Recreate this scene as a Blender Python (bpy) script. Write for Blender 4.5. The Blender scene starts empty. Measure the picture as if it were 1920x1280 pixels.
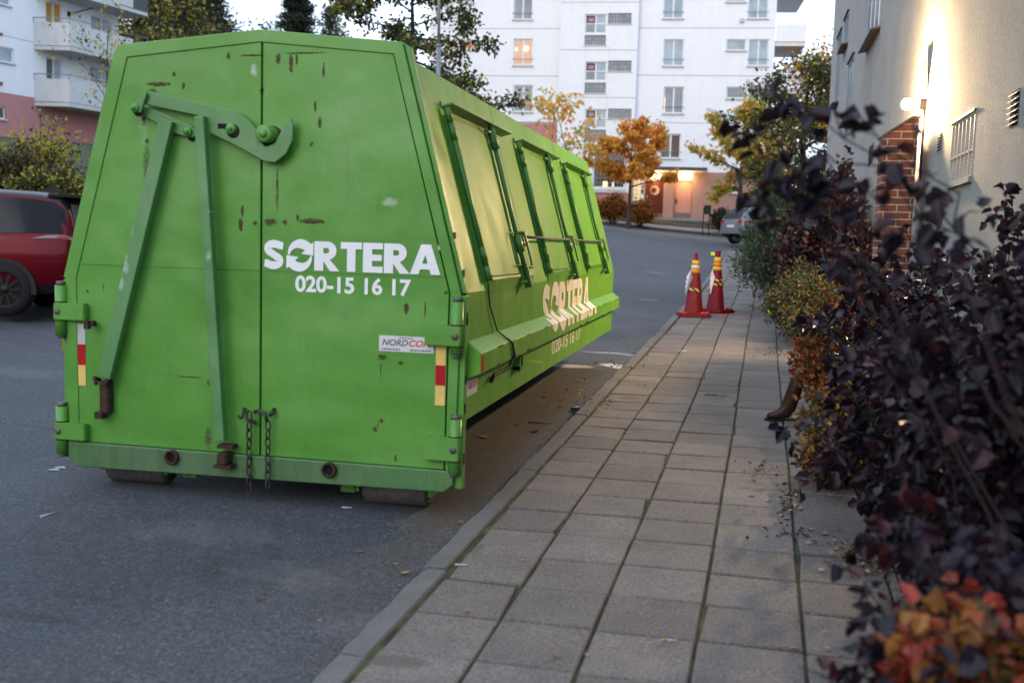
import bpy, bmesh, math, random
import numpy as np
from mathutils import Matrix, Vector

sc = bpy.context.scene
COL = sc.collection
rad = math.radians

# ---------------------------------------------------------------- camera
FPX = 1905.6                       # focal length in pixels of the 1920 px wide photograph
PITCH, ROLL, YAW, CAMH = 0.0958, 0.0288, -0.216, 1.5837
def cam_axes():
    cy, sy = math.cos(YAW), math.sin(YAW)
    f = np.array([sy*math.cos(PITCH), cy*math.cos(PITCH), -math.sin(PITCH)])
    r = np.array([cy, -sy, 0.0]); u = np.cross(r, f)
    return np.array([r*math.cos(ROLL)+u*math.sin(ROLL), -r*math.sin(ROLL)+u*math.cos(ROLL), f])
AX = cam_axes()
CAM = np.array([0.0, 0.0, CAMH])
cam_data = bpy.data.cameras.new('camera')
cam = bpy.data.objects.new('camera', cam_data); COL.objects.link(cam)
cam.matrix_world = Matrix(((AX[0][0], AX[1][0], -AX[2][0], 0), (AX[0][1], AX[1][1], -AX[2][1], 0),
                           (AX[0][2], AX[1][2], -AX[2][2], CAMH), (0, 0, 0, 1)))
cam_data.sensor_width = 36; cam_data.lens = FPX/1920*36
cam_data.clip_start = 0.05; cam_data.clip_end = 2000
cam_data.dof.use_dof = True; cam_data.dof.focus_distance = 8.5; cam_data.dof.aperture_fstop = 2.1
sc.camera = cam

# ---------------------------------------------------------------- sky, sun, exposure
SKY_STR, CLOUD = 0.10, 1.75
world = bpy.data.worlds.new('World'); sc.world = world; world.use_nodes = True
wn = world.node_tree; wn.nodes.clear()
wo = wn.nodes.new('ShaderNodeOutputWorld')
sky = wn.nodes.new('ShaderNodeTexSky'); sky.sky_type = 'NISHITA'; sky.sun_disc = False
sky.sun_elevation = rad(7); sky.sun_rotation = rad(200); sky.dust_density = 2.0
bg1 = wn.nodes.new('ShaderNodeBackground'); bg1.inputs['Strength'].default_value = SKY_STR
bg2 = wn.nodes.new('ShaderNodeBackground'); bg2.inputs['Strength'].default_value = CLOUD   # thin bright cloud deck at dusk
tcw = wn.nodes.new('ShaderNodeTexCoord'); nzw = wn.nodes.new('ShaderNodeTexNoise')
nzw.inputs['Scale'].default_value = 2.2; nzw.inputs['Detail'].default_value = 4
rpw = wn.nodes.new('ShaderNodeValToRGB')
rpw.color_ramp.elements[0].position = .3; rpw.color_ramp.elements[0].color = (.58, .73, 1.0, 1)
rpw.color_ramp.elements[1].position = .7; rpw.color_ramp.elements[1].color = (.74, .85, 1.0, 1)
wn.links.new(tcw.outputs['Generated'], nzw.inputs['Vector']); wn.links.new(nzw.outputs['Fac'], rpw.inputs['Fac'])
wn.links.new(rpw.outputs['Color'], bg2.inputs['Color']); wn.links.new(sky.outputs['Color'], bg1.inputs['Color'])
adw = wn.nodes.new('ShaderNodeAddShader')
wn.links.new(bg1.outputs[0], adw.inputs[0]); wn.links.new(bg2.outputs[0], adw.inputs[1]); wn.links.new(adw.outputs[0], wo.inputs['Surface'])

sun_d = bpy.data.lights.new('sun', 'SUN'); sun_d.energy = 0.6; sun_d.angle = rad(25); sun_d.color = (1.0, .93, .86)
sun = bpy.data.objects.new('sun', sun_d); COL.objects.link(sun)
# the low sun stands behind the camera, hidden by cloud
_sd = Vector((math.sin(rad(200))*math.cos(rad(30)), math.cos(rad(200))*math.cos(rad(30)), math.sin(rad(30))))
sun.rotation_euler = _sd.to_track_quat('Z', 'Y').to_euler()
vs = sc.view_settings
vs.view_transform = 'Standard'; vs.look = 'None'; vs.exposure = 0.08; vs.gamma = 1; vs.use_curve_mapping = False

# ---------------------------------------------------------------- pixel helpers (only used to measure real positions)
def ray(px, py): return np.array([(px-960)/FPX, -(py-640)/FPX, 1.0]) @ AX
def hit(px, py, n, p0):
    d = ray(px, py); n = np.array(n, float); t = ((np.array(p0, float)-CAM) @ n)/(d @ n)
    return CAM+t*d
def atd(px, py, depth): return CAM+ray(px, py)*depth
def smooth(a, b, x):
    t = np.clip((x-a)/(b-a), 0, 1); return t*t*(3-2*t)

# ---------------------------------------------------------------- tagging
def tag(o, label=None, cat=None, group=None, kind=None):
    if label: o['label'] = label
    if cat: o['category'] = cat
    if group: o['group'] = group
    if kind: o['kind'] = kind
    return o
def thing(name, label, cat, loc=(0, 0, 0), rz=0, group=None):
    o = bpy.data.objects.new(name, None); COL.objects.link(o); o.empty_display_size = .2
    o.location = [float(v) for v in loc]; o.rotation_euler = (0, 0, rz)
    return tag(o, label, cat, group)
def copy_tree(o, parent=None):
    c = o.copy(); COL.objects.link(c)
    if parent: c.parent = parent
    for ch in [q for q in bpy.data.objects if q.parent == o]: copy_tree(ch, c)
    return c

# ---------------------------------------------------------------- mesh builder
class MB:
    def __init__(s): s.v = []; s.f = []; s.m = []; s.sm = []; s.M = None
    def _a(s, p):
        p = Vector(p)
        if s.M is not None: p = s.M @ p
        s.v.append(p); return len(s.v)-1
    def face(s, pts, mi=0, sm=False):
        s.f.append([s._a(p) for p in pts]); s.m.append(mi); s.sm.append(sm)
    def faces(s, vs_, fs, mi=0, sm=False):
        b = len(s.v)
        for p in vs_: s._a(p)
        for f in fs: s.f.append([b+i for i in f]); s.m.append(mi); s.sm.append(sm)
    def box(s, x0, x1, y0, y1, z0, z1, mi=0, bev=0.0):
        if bev > 0:
            bm = bmesh.new(); bmesh.ops.create_cube(bm, size=1)
            for v in bm.verts: v.co = Vector(((x0+x1)/2+v.co.x*(x1-x0), (y0+y1)/2+v.co.y*(y1-y0), (z0+z1)/2+v.co.z*(z1-z0)))
            bmesh.ops.bevel(bm, geom=bm.edges[:], offset=bev, segments=2, affect='EDGES')
            s.bm(bm, mi); bm.free(); return
        vs_ = [(x0, y0, z0), (x1, y0, z0), (x1, y1, z0), (x0, y1, z0), (x0, y0, z1), (x1, y0, z1), (x1, y1, z1), (x0, y1, z1)]
        s.faces(vs_, [(0, 3, 2, 1), (4, 5, 6, 7), (0, 1, 5, 4), (1, 2, 6, 5), (2, 3, 7, 6), (3, 0, 4, 7)], mi)
    def bm(s, bm, mi=0, sm=False):
        b = len(s.v)
        bm.verts.index_update()
        for v in bm.verts: s._a(v.co)
        for f in bm.faces: s.f.append([b+v.index for v in f.verts]); s.m.append(mi); s.sm.append(sm)
    def prism(s, poly, fn, d0, d1, mi=0):
        """poly: list of 2d points; fn(a,b,d) -> 3d; extruded from d0 to d1"""
        n = len(poly)
        vs_ = [fn(a, b, d0) for a, b in poly]+[fn(a, b, d1) for a, b in poly]
        fs = [list(range(n)), list(range(2*n-1, n-1, -1))]+[[i, (i+1) % n, n+(i+1) % n, n+i][::-1] for i in range(n)]
        s.faces(vs_, fs, mi)
    def tube(s, path, r, seg=8, mi=0, caps=True, sm=True):
        path = [Vector(p) for p in path]; n = len(path)
        rs = r if isinstance(r, (list, tuple)) else [r]*n
        rings = []; up = None
        for i, p in enumerate(path):
            t = (path[min(i+1, n-1)]-path[max(i-1, 0)]).normalized()
            if up is None:
                a = Vector((0, 0, 1)) if abs(t.z) < .9 else Vector((1, 0, 0)); up = (a-t*a.dot(t)).normalized()
            else:
                up = up-t*up.dot(t)
                up = up.normalized() if up.length > 1e-6 else Vector((1, 0, 0))
            w = t.cross(up)
            rings.append([p+(up*math.cos(k*2*math.pi/seg)+w*math.sin(k*2*math.pi/seg))*rs[i] for k in range(seg)])
        vs_ = [q for rg in rings for q in rg]; fs = []
        for i in range(n-1):
            for k in range(seg):
                a, b = i*seg+k, i*seg+(k+1) % seg
                fs.append((a, b, b+seg, a+seg))
        s.faces(vs_, fs, mi, sm)
        if caps:
            s.face(rings[0][::-1], mi); s.face(rings[-1], mi)
    def lathe(s, prof, c, axis='z', seg=24, mi=0, sm=True, a0=0, a1=2*math.pi):
        """prof: [(r,h)] about axis through c"""
        full = abs(a1-a0-2*math.pi) < 1e-6; n = seg if full else seg+1
        vs_ = []
        for r, h in prof:
            for k in range(n):
                a = a0+(a1-a0)*k/seg; x, y = r*math.cos(a), r*math.sin(a)
                vs_.append({'z': (c[0]+x, c[1]+y, c[2]+h), 'y': (c[0]+x, c[1]+h, c[2]+y), 'x': (c[0]+h, c[1]+x, c[2]+y)}[axis])
        fs = []
        for i in range(len(prof)-1):
            for k in range(seg):
                a, b = i*n+k, i*n+(k+1) % n
                fs.append((a, b, b+n, a+n))
        s.faces(vs_, fs, mi, sm)
    def build(s, name, mats, parent=None, loc=None, recalc=True):
        me = bpy.data.meshes.new(name)
        me.from_pydata([tuple(v) for v in s.v], [], s.f)
        if not isinstance(mats, (list, tuple)): mats = [mats]
        for m in mats: me.materials.append(m)
        me.polygons.foreach_set('material_index', s.m); me.polygons.foreach_set('use_smooth', s.sm)
        if recalc:
            bm = bmesh.new(); bm.from_mesh(me); bmesh.ops.remove_doubles(bm, verts=bm.verts, dist=1e-5)
            bmesh.ops.recalc_face_normals(bm, faces=bm.faces); bm.to_mesh(me); bm.free()
        me.update()
        o = bpy.data.objects.new(name, me); COL.objects.link(o)
        if parent: o.parent = parent
        if loc is not None: o.location = [float(x) for x in loc]
        return o

def soften(o, w=.005, seg=2):
    b = o.modifiers.new('rounded edges', 'BEVEL'); b.width = w; b.segments = seg; b.limit_method = 'ANGLE'; b.angle_limit = rad(35); return o

def fast_mesh(name, V, faces_n, idx, mi, mats, parent=None, smooth_=False):
    """V (N,3) array, faces all of size faces_n, idx (F,faces_n)"""
    me = bpy.data.meshes.new(name)
    F = len(idx)
    me.vertices.add(len(V)); me.vertices.foreach_set('co', np.ascontiguousarray(V, dtype=np.float32).ravel())
    me.loops.add(F*faces_n); me.loops.foreach_set('vertex_index', np.ascontiguousarray(idx, dtype=np.int32).ravel())
    me.polygons.add(F); me.polygons.foreach_set('loop_start', np.arange(0, F*faces_n, faces_n, dtype=np.int32))
    for m in mats: me.materials.append(m)
    me.polygons.foreach_set('material_index', np.ascontiguousarray(mi, dtype=np.int32))
    me.update(calc_edges=True); me.validate()
    if smooth_: me.polygons.foreach_set('use_smooth', [True]*F)
    o = bpy.data.objects.new(name, me); COL.objects.link(o)
    if parent: o.parent = parent
    return o

# ---------------------------------------------------------------- materials
class Mat:
    def __init__(s, name):
        s.m = bpy.data.materials.new(name); s.m.use_nodes = True; s.t = s.m.node_tree
        s.p = s.t.nodes['Principled BSDF']; s.out = s.t.nodes['Material Output']
    def n(s, typ, **kw):
        nd = s.t.nodes.new(typ)
        for k, v in kw.items():
            if k in nd.inputs: nd.inputs[k].default_value = v
            else: setattr(nd, k, v)
        return nd
    def l(s, a, b): s.t.links.new(a, b)
    def coord(s, kind='Object'):
        return s.n('ShaderNodeTexCoord').outputs[kind]
    def noise(s, vec, scale, detail=4, rough=.55, out='Fac'):
        nd = s.n('ShaderNodeTexNoise', Scale=scale, Detail=detail, Roughness=rough); s.l(vec, nd.inputs['Vector']); return nd.outputs[out]
    def ramp(s, fac, stops):
        nd = s.n('ShaderNodeValToRGB'); cr = nd.color_ramp
        while len(cr.elements) < len(stops): cr.elements.new(.5)
        for e, (p, c) in zip(cr.elements, stops):
            e.position = p; e.color = c if len(c) == 4 else (*c, 1)
        s.l(fac, nd.inputs['Fac']); return nd.outputs['Color']
    def mix(s, fac, a, b, mode='MIX'):
        nd = s.n('ShaderNodeMix', data_type='RGBA', blend_type=mode)
        for sock, v in ((nd.inputs[0], fac), (nd.inputs[6], a), (nd.inputs[7], b)):
            if hasattr(v, 'is_output'): s.l(v, sock)
            elif isinstance(v, (int, float)): sock.default_value = v
            else: sock.default_value = (*v, 1) if len(v) == 3 else v
        return nd.outputs[2]
    def math(s, op, a, b=0.0, clamp=False):
        nd = s.n('ShaderNodeMath', operation=op); nd.use_clamp = clamp
        for i, v in enumerate((a, b)):
            if hasattr(v, 'is_output'): s.l(v, nd.inputs[i])
            else: nd.inputs[i].default_value = v
        return nd.outputs[0]
    def mapping(s, vec, scale=(1, 1, 1), loc=(0, 0, 0)):
        nd = s.n('ShaderNodeMapping'); nd.inputs['Scale'].default_value = scale; nd.inputs['Location'].default_value = loc
        s.l(vec, nd.inputs['Vector']); return nd.outputs[0]
    def color(s, c):
        sock = s.p.inputs['Base Color']
        if hasattr(c, 'is_output'): s.l(c, sock)
        else: sock.default_value = (*c, 1)
    def rough(s, r):
        sock = s.p.inputs['Roughness']
        if hasattr(r, 'is_output'): s.l(r, sock)
        else: sock.default_value = r
    def bump(s, h, strength=.3, dist=.01):
        nd = s.n('ShaderNodeBump', Strength=strength, Distance=dist); s.l(h, nd.inputs['Height']); s.l(nd.outputs[0], s.p.inputs['Normal'])
    def spots(s, vec, marks, axes=('X', 'Z'), wob=.35, wscale=18, soft=2.2, fine=0):
        """marks: (a,b,ra,rb,strength) ragged ellipses in the plane of two object axes -> mask"""
        sp = s.n('ShaderNodeSeparateXYZ'); s.l(vec, sp.inputs[0])
        nz = s.noise(vec, wscale, 5, .7)
        tot = None
        for a, b, ra, rb, st in marks:
            da = s.math('DIVIDE', s.math('SUBTRACT', sp.outputs[axes[0]], a), ra)
            db = s.math('DIVIDE', s.math('SUBTRACT', sp.outputs[axes[1]], b), rb)
            d = s.math('ADD', s.math('MULTIPLY', da, da), s.math('MULTIPLY', db, db))
            d = s.math('ADD', d, s.math('MULTIPLY', s.math('SUBTRACT', nz, .5), wob*10))
            k = s.math('MULTIPLY', s.math('SUBTRACT', 1.0, d, True), st*soft, True)
            tot = k if tot is None else s.math('MAXIMUM', tot, k)
        if fine:
            tot = s.math('MULTIPLY', tot, s.math('MULTIPLY', s.math('SUBTRACT', s.noise(vec, fine, 4, .75), .24), 4.2, True), True)
        return tot

def flat(name, c, r=.6, metal=0.0, var=.12, scale=8, spec=None, bump=0.0):
    """plain material with slight mottling"""
    m = Mat(name); v = m.coord()
    nz = m.noise(v, scale, 5, .6)
    lo = tuple(x*(1-var) for x in c); hi = tuple(min(1, x*(1+var)) for x in c)
    m.color(m.ramp(nz, [(.3, lo), (.7, hi)])); m.rough(r); m.p.inputs['Metallic'].default_value = metal
    m.p.inputs['Specular IOR Level'].default_value = .22 if spec is None else spec
    if bump: m.bump(m.noise(v, scale*6, 4), bump)
    return m.m
def emit(name, c, strength, base=(.5, .5, .5)):
    m = Mat(name); m.color(base); m.p.inputs['Emission Color'].default_value = (*c, 1); m.p.inputs['Emission Strength'].default_value = strength
    return m.m
def leafmat(name, cols, rough=.5, trans=.25, spec=.4, bumpy=False):
    """foliage: colour differs leaf by leaf"""
    m = Mat(name)
    g = m.n('ShaderNodeNewGeometry')
    st = [(i/(max(1, len(cols)-1)), c) for i, c in enumerate(cols)]
    col = m.ramp(g.outputs['Random Per Island'], st)
    col = m.mix(.75, col, m.ramp(m.noise(m.coord(), 38, 4, .7), [(.3, (.55, .52, .5)), (.5, (1, 1, 1)), (.72, (1.3, 1.25, 1.15))]), 'MULTIPLY')
    m.color(col); m.rough(rough); m.p.inputs['Specular IOR Level'].default_value = spec
    tr = m.n('ShaderNodeBsdfTranslucent'); m.l(col, tr.inputs['Color'])
    mx = m.n('ShaderNodeMixShader'); mx.inputs[0].default_value = trans
    m.l(m.p.outputs[0], mx.inputs[1]); m.l(tr.outputs[0], mx.inputs[2]); m.l(mx.outputs[0], m.out.inputs['Surface'])
    return m.m
# ================================================================ terrain
def tps_fit(P, Z, lam=1e-3):
    n = len(P); d = np.linalg.norm(P[:, None]-P[None], axis=2)
    K = np.where(d > 0, d, 0)           # linear radial kernel keeps the slopes between points calm
    A = np.zeros((n+3, n+3)); A[:n, :n] = K-lam*np.eye(n); A[:n, n] = 1; A[:n, n+1:] = P; A[n, :n] = 1; A[n+1:, :n] = P.T
    return np.linalg.solve(A, np.concatenate([Z, np.zeros(3)]))
_cp = [(-1.4, 3, -.05), (-1.4, 5.5, 0), (-1.4, 9, .05), (-1.4, 12.3, .125), (-1.2, 16, .23), (-1.0, 20, .33), (-.8, 25, .52), (-.8, 30, .78), (-.5, 36, 1.2), (-.5, 43, 1.75),
       (-4, 5.5, 0), (-4, 9, .03), (-4, 12, .10), (-4, 2, -.06), (-1.4, 0, -.09), (-6, 0, -.1), (3, 0, -.09), (3, 5, 0), (3, 12, .13), (3, 20, .33), (3, 30, .75), (3, 42, 1.6),
       (-8, 8, .10), (-6, 4, -.02), (-7, 16, .32), (-8, 24, .85), (-12, 9, .25), (-10.6, 13, .40), (-14, 12, .55), (-16, 8, .5), (-10, 4, 0.05), (-20, 4, .6),
       (-30, -10, 0), (30, -10, -.6), (10, 5, -.1), (10, 30, .3), (14, 50, 1.2), (40, 60, 0), (40, 10, -.5),
       (-12.5, 19.5, 1.2), (-16, 18, 1.9), (-16, 26, 2.9), (-20, 23, 3.3), (-25, 34, 4.6), (-32, 40, 5.6), (-22, 44, 5.0), (-40, 30, 5.5), (-14, 34, 2.9), (-10, 44, 2.9), (-30, 20, 4.3)]
for px, py, dp in ((1130, 421, 54), (1190, 427, 53.6), (1240, 433, 53.3), (1345, 443, 53), (1440, 452, 52.5), (1000, 409, 54.5)):
    q = atd(px, py, dp); _cp.append((q[0], q[1], q[2]))
for px, py, dp in ((1130, 413, 58), (1210, 416, 57.5), (1330, 428, 57), (1430, 436, 56.5), (1000, 404, 58.5), (800, 395, 60), (600, 340, 62), (400, 270, 66)):
    q = atd(px, py, dp); _cp.append((q[0], q[1], q[2]))
for px, py, dp in ((500, 180, 110), (300, 200, 90), (1200, 380, 110), (1600, 420, 110), (100, 240, 75), (-300, 260, 80)):
    q = atd(px, py, dp); _cp.append((q[0], q[1], q[2]))
_cp = np.array(_cp, float); _w = tps_fit(_cp[:, :2], _cp[:, 2])
def H(x, y):
    x = np.asarray(x, float); y = np.asarray(y, float); sh = x.shape
    Q = np.stack([x.ravel(), y.ravel()], 1)
    d = np.linalg.norm(Q[:, None]-_cp[None, :, :2], axis=2)
    z = d @ _w[:len(_cp)]+_w[-3]+Q @ _w[-2:]
    return z.reshape(sh) if sh else float(z[0])
PX, PY, PK = .0137, .0271, -.0682              # the slabs' plane
PYAW = .0246; X0, Y0, SL = -1.3978, 3.5729, .405
pax = np.array([math.sin(PYAW), math.cos(PYAW)]); prx = np.array([pax[1], -pax[0]])
def Hp(x, y):
    """height of the pavement"""
    zl = PK+PX*x+PY*y
    t = smooth(15, 24, y)
    return zl*(1-t)+(H(x, y)+.115)*t
def pav(px, py): return hit(px, py, (-PX, -PY, 1), (0, 0, PK))
def ground(px, py):
    d = ray(px, py); t = 2.0
    for _ in range(4000):
        p = CAM+d*t
        if p[2] < H(p[0], p[1]): break
        t += .03
    return CAM+d*t

# asphalt ---------------------------------------------------------
m = Mat('asphalt'); v = m.coord()
big = m.noise(v, .35, 5, .6); mid = m.noise(v, 3.0, 6, .7); fine = m.noise(v, 75, 4, .85)
c = m.ramp(big, [(.3, (.042, .046, .056)), (.7, (.070, .074, .085))])
c = m.mix(.55, c, m.ramp(mid, [(.25, (.55, .55, .56)), (.75, (1.25, 1.25, 1.24))]), 'MULTIPLY')
vor = m.n('ShaderNodeTexVoronoi', Scale=85.0); m.l(v, vor.inputs['Vector'])
c = m.mix(.85, c, m.ramp(fine, [(.34, (.16, .16, .17)), (.5, (1.0, 1.0, 1.0)), (.66, (2.3, 2.3, 2.3))]), 'MULTIPLY')
stone = m.ramp(vor.outputs['Color'], [(.86, (0, 0, 0)), (.95, (1, 1, 1))])
c = m.mix(m.math('MULTIPLY', stone, .30), c, (.30, .30, .30))
sp = m.n('ShaderNodeSeparateXYZ'); m.l(v, sp.inputs[0])
# worn pale paint on the carriageway and a darker patched strip across the junction
pm = m.spots(v, [(-1.95, 12.2, .33, .16, .8), (-1.32, 12.45, .34, .18, .85), (-1.6, 13.6, .5, .09, .3), (-2.3, 29.5, .45, .06, .3), (-1.9, 22.5, .3, .04, .4)], ('X', 'Y'), .12, 7)
c = m.mix(m.math('MULTIPLY', pm, .75), c, (.55, .56, .58))
wav = m.math('ADD', m.math('MULTIPLY', sp.outputs['X'], .10), m.math('ADD', sp.outputs['Y'], m.math('MULTIPLY', mid, .4)))
strip = m.math('MULTIPLY', m.math('GREATER_THAN', wav, 40.6), m.math('LESS_THAN', wav, 44.2))
c = m.mix(m.math('MULTIPLY', strip, .33), c, (.05, .052, .06))
strip2 = m.math('MULTIPLY', m.math('GREATER_THAN', wav, 46.6), m.math('LESS_THAN', wav, 53))
c = m.mix(m.math('MULTIPLY', strip2, .35), c, (.20, .195, .20))
# long crack
crk = m.math('ABSOLUTE', m.math('SUBTRACT', m.math('ADD', sp.outputs['Y'], m.math('MULTIPLY', mid, .22)), m.math('ADD', m.math('MULTIPLY', sp.outputs['X'], -.12), 6.45)))
crm = m.math('MULTIPLY', m.math('LESS_THAN', crk, .012), m.math('LESS_THAN', sp.outputs['X'], -3.2))
c = m.mix(m.math('MULTIPLY', crm, .8), c, (.02, .02, .022))
dirt = m.spots(v, [(-1.75, 9.0, .35, 3.6, .6), (-1.6, 6.4, .22, 1.6, .6)], ('X', 'Y'), .18, 6)
c = m.mix(m.math('MULTIPLY', dirt, .45), c, (.060, .046, .032))
_g = [ground(x, y) for x, y in ((60, 1160), (150, 1120), (545, 1075), (700, 1180), (380, 1000), (250, 780), (60, 700))]
oil = m.spots(v, [(_g[0][0], _g[0][1], .30, .05, .8), (_g[1][0], _g[1][1], .22, .04, .6), (_g[5][0], _g[5][1], .5, .3, .3), (-2.2, 4.4, .5, .25, .35), (-1.9, 15.5, .5, .7, .5), (-2.6, 19, .7, .5, .4), (-3.2, 24, 1.2, .5, .4)], ('X', 'Y'), .30, 9)
c = m.mix(m.math('MULTIPLY', oil, .55), c, (.030, .031, .034))
pal = m.spots(v, [(_g[2][0], _g[2][1], .35, .22, .6), (_g[3][0], _g[3][1], .25, .2, .5), (_g[4][0], _g[4][1], .5, .25, .5), (_g[6][0], _g[6][1], .9, .35, .4), (-2.1, 17, .7, .25, .5)], ('X', 'Y'), .35, 5)
c = m.mix(m.math('MULTIPLY', pal, .22), c, (.16, .16, .165))
coarse = m.noise(v, 26, 4, .8)
c = m.mix(.75, c, m.ramp(coarse, [(.34, (.62, .62, .63)), (.66, (1.38, 1.38, 1.38))]), 'MULTIPLY')
m.color(c); m.rough(m.ramp(mid, [(.3, (.72, .72, .72)), (.7, (.92, .92, .92))]))
m.p.inputs['Specular IOR Level'].default_value = .35
m.bump(m.math('ADD', fine, m.math('MULTIPLY', mid, .6)), .55, .012)
M_asphalt = m.m

def grid_sheet(name, xs, ys, hf, mat, dz=0.0):
    X, Y = np.meshgrid(xs, ys); Z = hf(X, Y)+dz
    V = np.stack([X.ravel(), Y.ravel(), Z.ravel()], 1); nx, ny = len(xs), len(ys)
    i, j = np.meshgrid(np.arange(nx-1), np.arange(ny-1)); a = (j*nx+i).ravel()
    idx = np.stack([a, a+1, a+nx+1, a+nx], 1)
    o = fast_mesh(name, V, 4, idx, np.zeros(len(idx)), [mat], smooth_=True)
    return tag(o, kind='structure')
xs = np.concatenate([np.arange(-160, -40, 8), np.arange(-40, -12, 1.5), np.arange(-12, 6, .5), np.arange(6, 40, 2), np.arange(40, 161, 12)])
ys = np.concatenate([np.arange(-40, -4, 4), np.arange(-4, 22, .5), np.arange(22, 64, 1.0), np.arange(64, 260, 8)])
def Hroad(x, y):
    # under the slabs and the planting bed the ground lies lower so that it never shows through
    z = H(x, y); e = X0+x*0+(y-Y0)*math.tan(PYAW)
    sink = smooth(.02, .35, x-e)*(1-smooth(36, 40, y))
    return z-.14*sink
grid_sheet('road', xs, ys, Hroad, M_asphalt)

# slabs -----------------------------------------------------------
m = Mat('concrete_slab'); v = m.coord(); g = m.n('ShaderNodeNewGeometry')
c = m.ramp(g.outputs['Random Per Island'], [(0, (.104, .090, .085)), (.5, (.124, .108, .101)), (1, (.146, .128, .118))])
c = m.mix(.8, c, m.ramp(m.noise(v, 80, 4, .85), [(.34, (.32, .32, .32)), (.5, (1, 1, 1)), (.66, (1.8, 1.8, 1.8))]), 'MULTIPLY')
c = m.mix(.8, c, m.ramp(m.noise(v, 2.5, 7, .7), [(.28, (.60, .60, .62)), (.72, (1.2, 1.18, 1.16))]), 'MULTIPLY')
gum = m.ramp(m.noise(v, 9, 2, .5), [(.71, (0, 0, 0)), (.74, (1, 1, 1))]); c = m.mix(m.math('MULTIPLY', gum, .35), c, (.055, .052, .05))
lich = m.ramp(m.noise(v, 17, 4, .7), [(.70, (0, 0, 0)), (.76, (1, 1, 1))]); c = m.mix(m.math('MULTIPLY', lich, .30), c, (.26, .25, .23))
_q = [pav(x, y) for x, y in ((735, 1240), (920, 975), (1180, 745), (890, 1030), (1480, 900), (1600, 1000), (1260, 625))]
wet = m.spots(v, [(_q[0][0], _q[0][1], .16, .06, .8), (_q[1][0], _q[1][1], .14, .20, .7), (_q[2][0], _q[2][1], .10, .12, .7), (_q[3][0], _q[3][1], .05, .12, .6), (_q[4][0], _q[4][1], .35, .5, .4), (_q[5][0], _q[5][1], .3, .4, .5), (_q[6][0], _q[6][1], .2, .12, .5)], ('X', 'Y'), .25, 10)
c = m.mix(m.math('MULTIPLY', wet, .60), c, (.060, .052, .045))
m.color(c); m.rough(.85); m.bump(m.noise(v, 160, 3, .8), .35, .006); M_slab = m.m
m = Mat('moss_joint'); v = m.coord()
c = m.ramp(m.noise(v, 5, 5, .65), [(.30, (.014, .013, .012)), (.44, (.028, .026, .016)), (.56, (.050, .066, .018)), (.74, (.090, .125, .028))])
m.color(c); m.rough(.95); m.bump(m.noise(v, 90, 3, .8), .9, .02); M_moss = m.m
m = Mat('kerb_stone'); v = m.coord(); g = m.n('ShaderNodeNewGeometry')
c = m.ramp(g.outputs['Random Per Island'], [(0, (.085, .085, .088)), (1, (.120, .118, .118))])
c = m.mix(.8, c, m.ramp(m.noise(v, 110, 3, .8), [(.3, (.5, .5, .5)), (.5, (1, 1, 1)), (.7, (1.5, 1.5, 1.5))]), 'MULTIPLY')
c = m.mix(.5, c, m.ramp(m.noise(v, 4, 5, .65), [(.3, (.6, .6, .6)), (.7, (1.2, 1.2, 1.18))]), 'MULTIPLY')
m.color(c); m.rough(.85); m.bump(m.noise(v, 60, 5, .8), .5, .012); M_kerb = m.m

rng = random.Random(5)
mb = MB(); NR = 86
colw = [0.0]*7
def bend(k, y): return .007*math.sin(y*.5+k*1.3)+.003*math.sin(y*1.7+k*2.1)
def slab_pt(a, b, dz=0):
    x = prx[0]*a+pax[0]*b; y = prx[1]*a+pax[1]*b
    return (x, y, float(Hp(x, y))+dz)
for i in range(-12, NR):
    for k in range(6):
        b0 = Y0+i*SL+.008; b1 = Y0+(i+1)*SL-.008
        gap = .007
        a0 = X0+k*SL+gap+bend(k, b0) + (.022 if k == 0 else 0); a1 = X0+(k+1)*SL-gap+bend(k+1, b0)
        sk = rng.uniform(-.004, .004); dz = rng.uniform(-.004, .004); tl = rng.uniform(-.003, .003); tm = rng.uniform(-.003, .003)
        e = .006
        n_ch = rng.random()
        top = [(a0+e, b0+e+sk, dz+tl), (a1-e, b0+e-sk, dz+tm), (a1-e, b1-e-sk, dz-tl), (a0+e, b1-e+sk, dz-tm)]
        low = [(a0, b0+sk, dz+tl-.006), (a1, b0-sk, dz+tm-.006), (a1, b1-sk, dz-tl-.006), (a0, b1+sk, dz-tm-.006)]
        bot = [(p[0], p[1], -.045) for p in low]
        if n_ch < .16:                       # a broken corner
            q = rng.randrange(4); cx_, cy_ = (a0+a1)/2, (b0+b1)/2; f_ = rng.uniform(.05, .17)
            top[q] = (top[q][0]+(cx_-top[q][0])*f_, top[q][1]+(cy_-top[q][1])*f_*rng.uniform(.2, 1), top[q][2]-.003)
            low[q] = (low[q][0]+(cx_-low[q][0])*f_*.9, low[q][1]+(cy_-low[q][1])*f_*.5, low[q][2]); bot[q] = (low[q][0], low[q][1], -.045)
        P = [slab_pt(*p) for p in top+low+bot]
        mb.faces(P, [(0, 1, 2, 3)]+[(q, (q+1) % 4+0, 4+(q+1) % 4, 4+q)[::-1] for q in range(4)]+[(4+q, 4+(q+1) % 4, 8+(q+1) % 4, 8+q)[::-1] for q in range(4)], 0)
tag(mb.build('pavement', M_slab), kind='structure')
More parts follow.
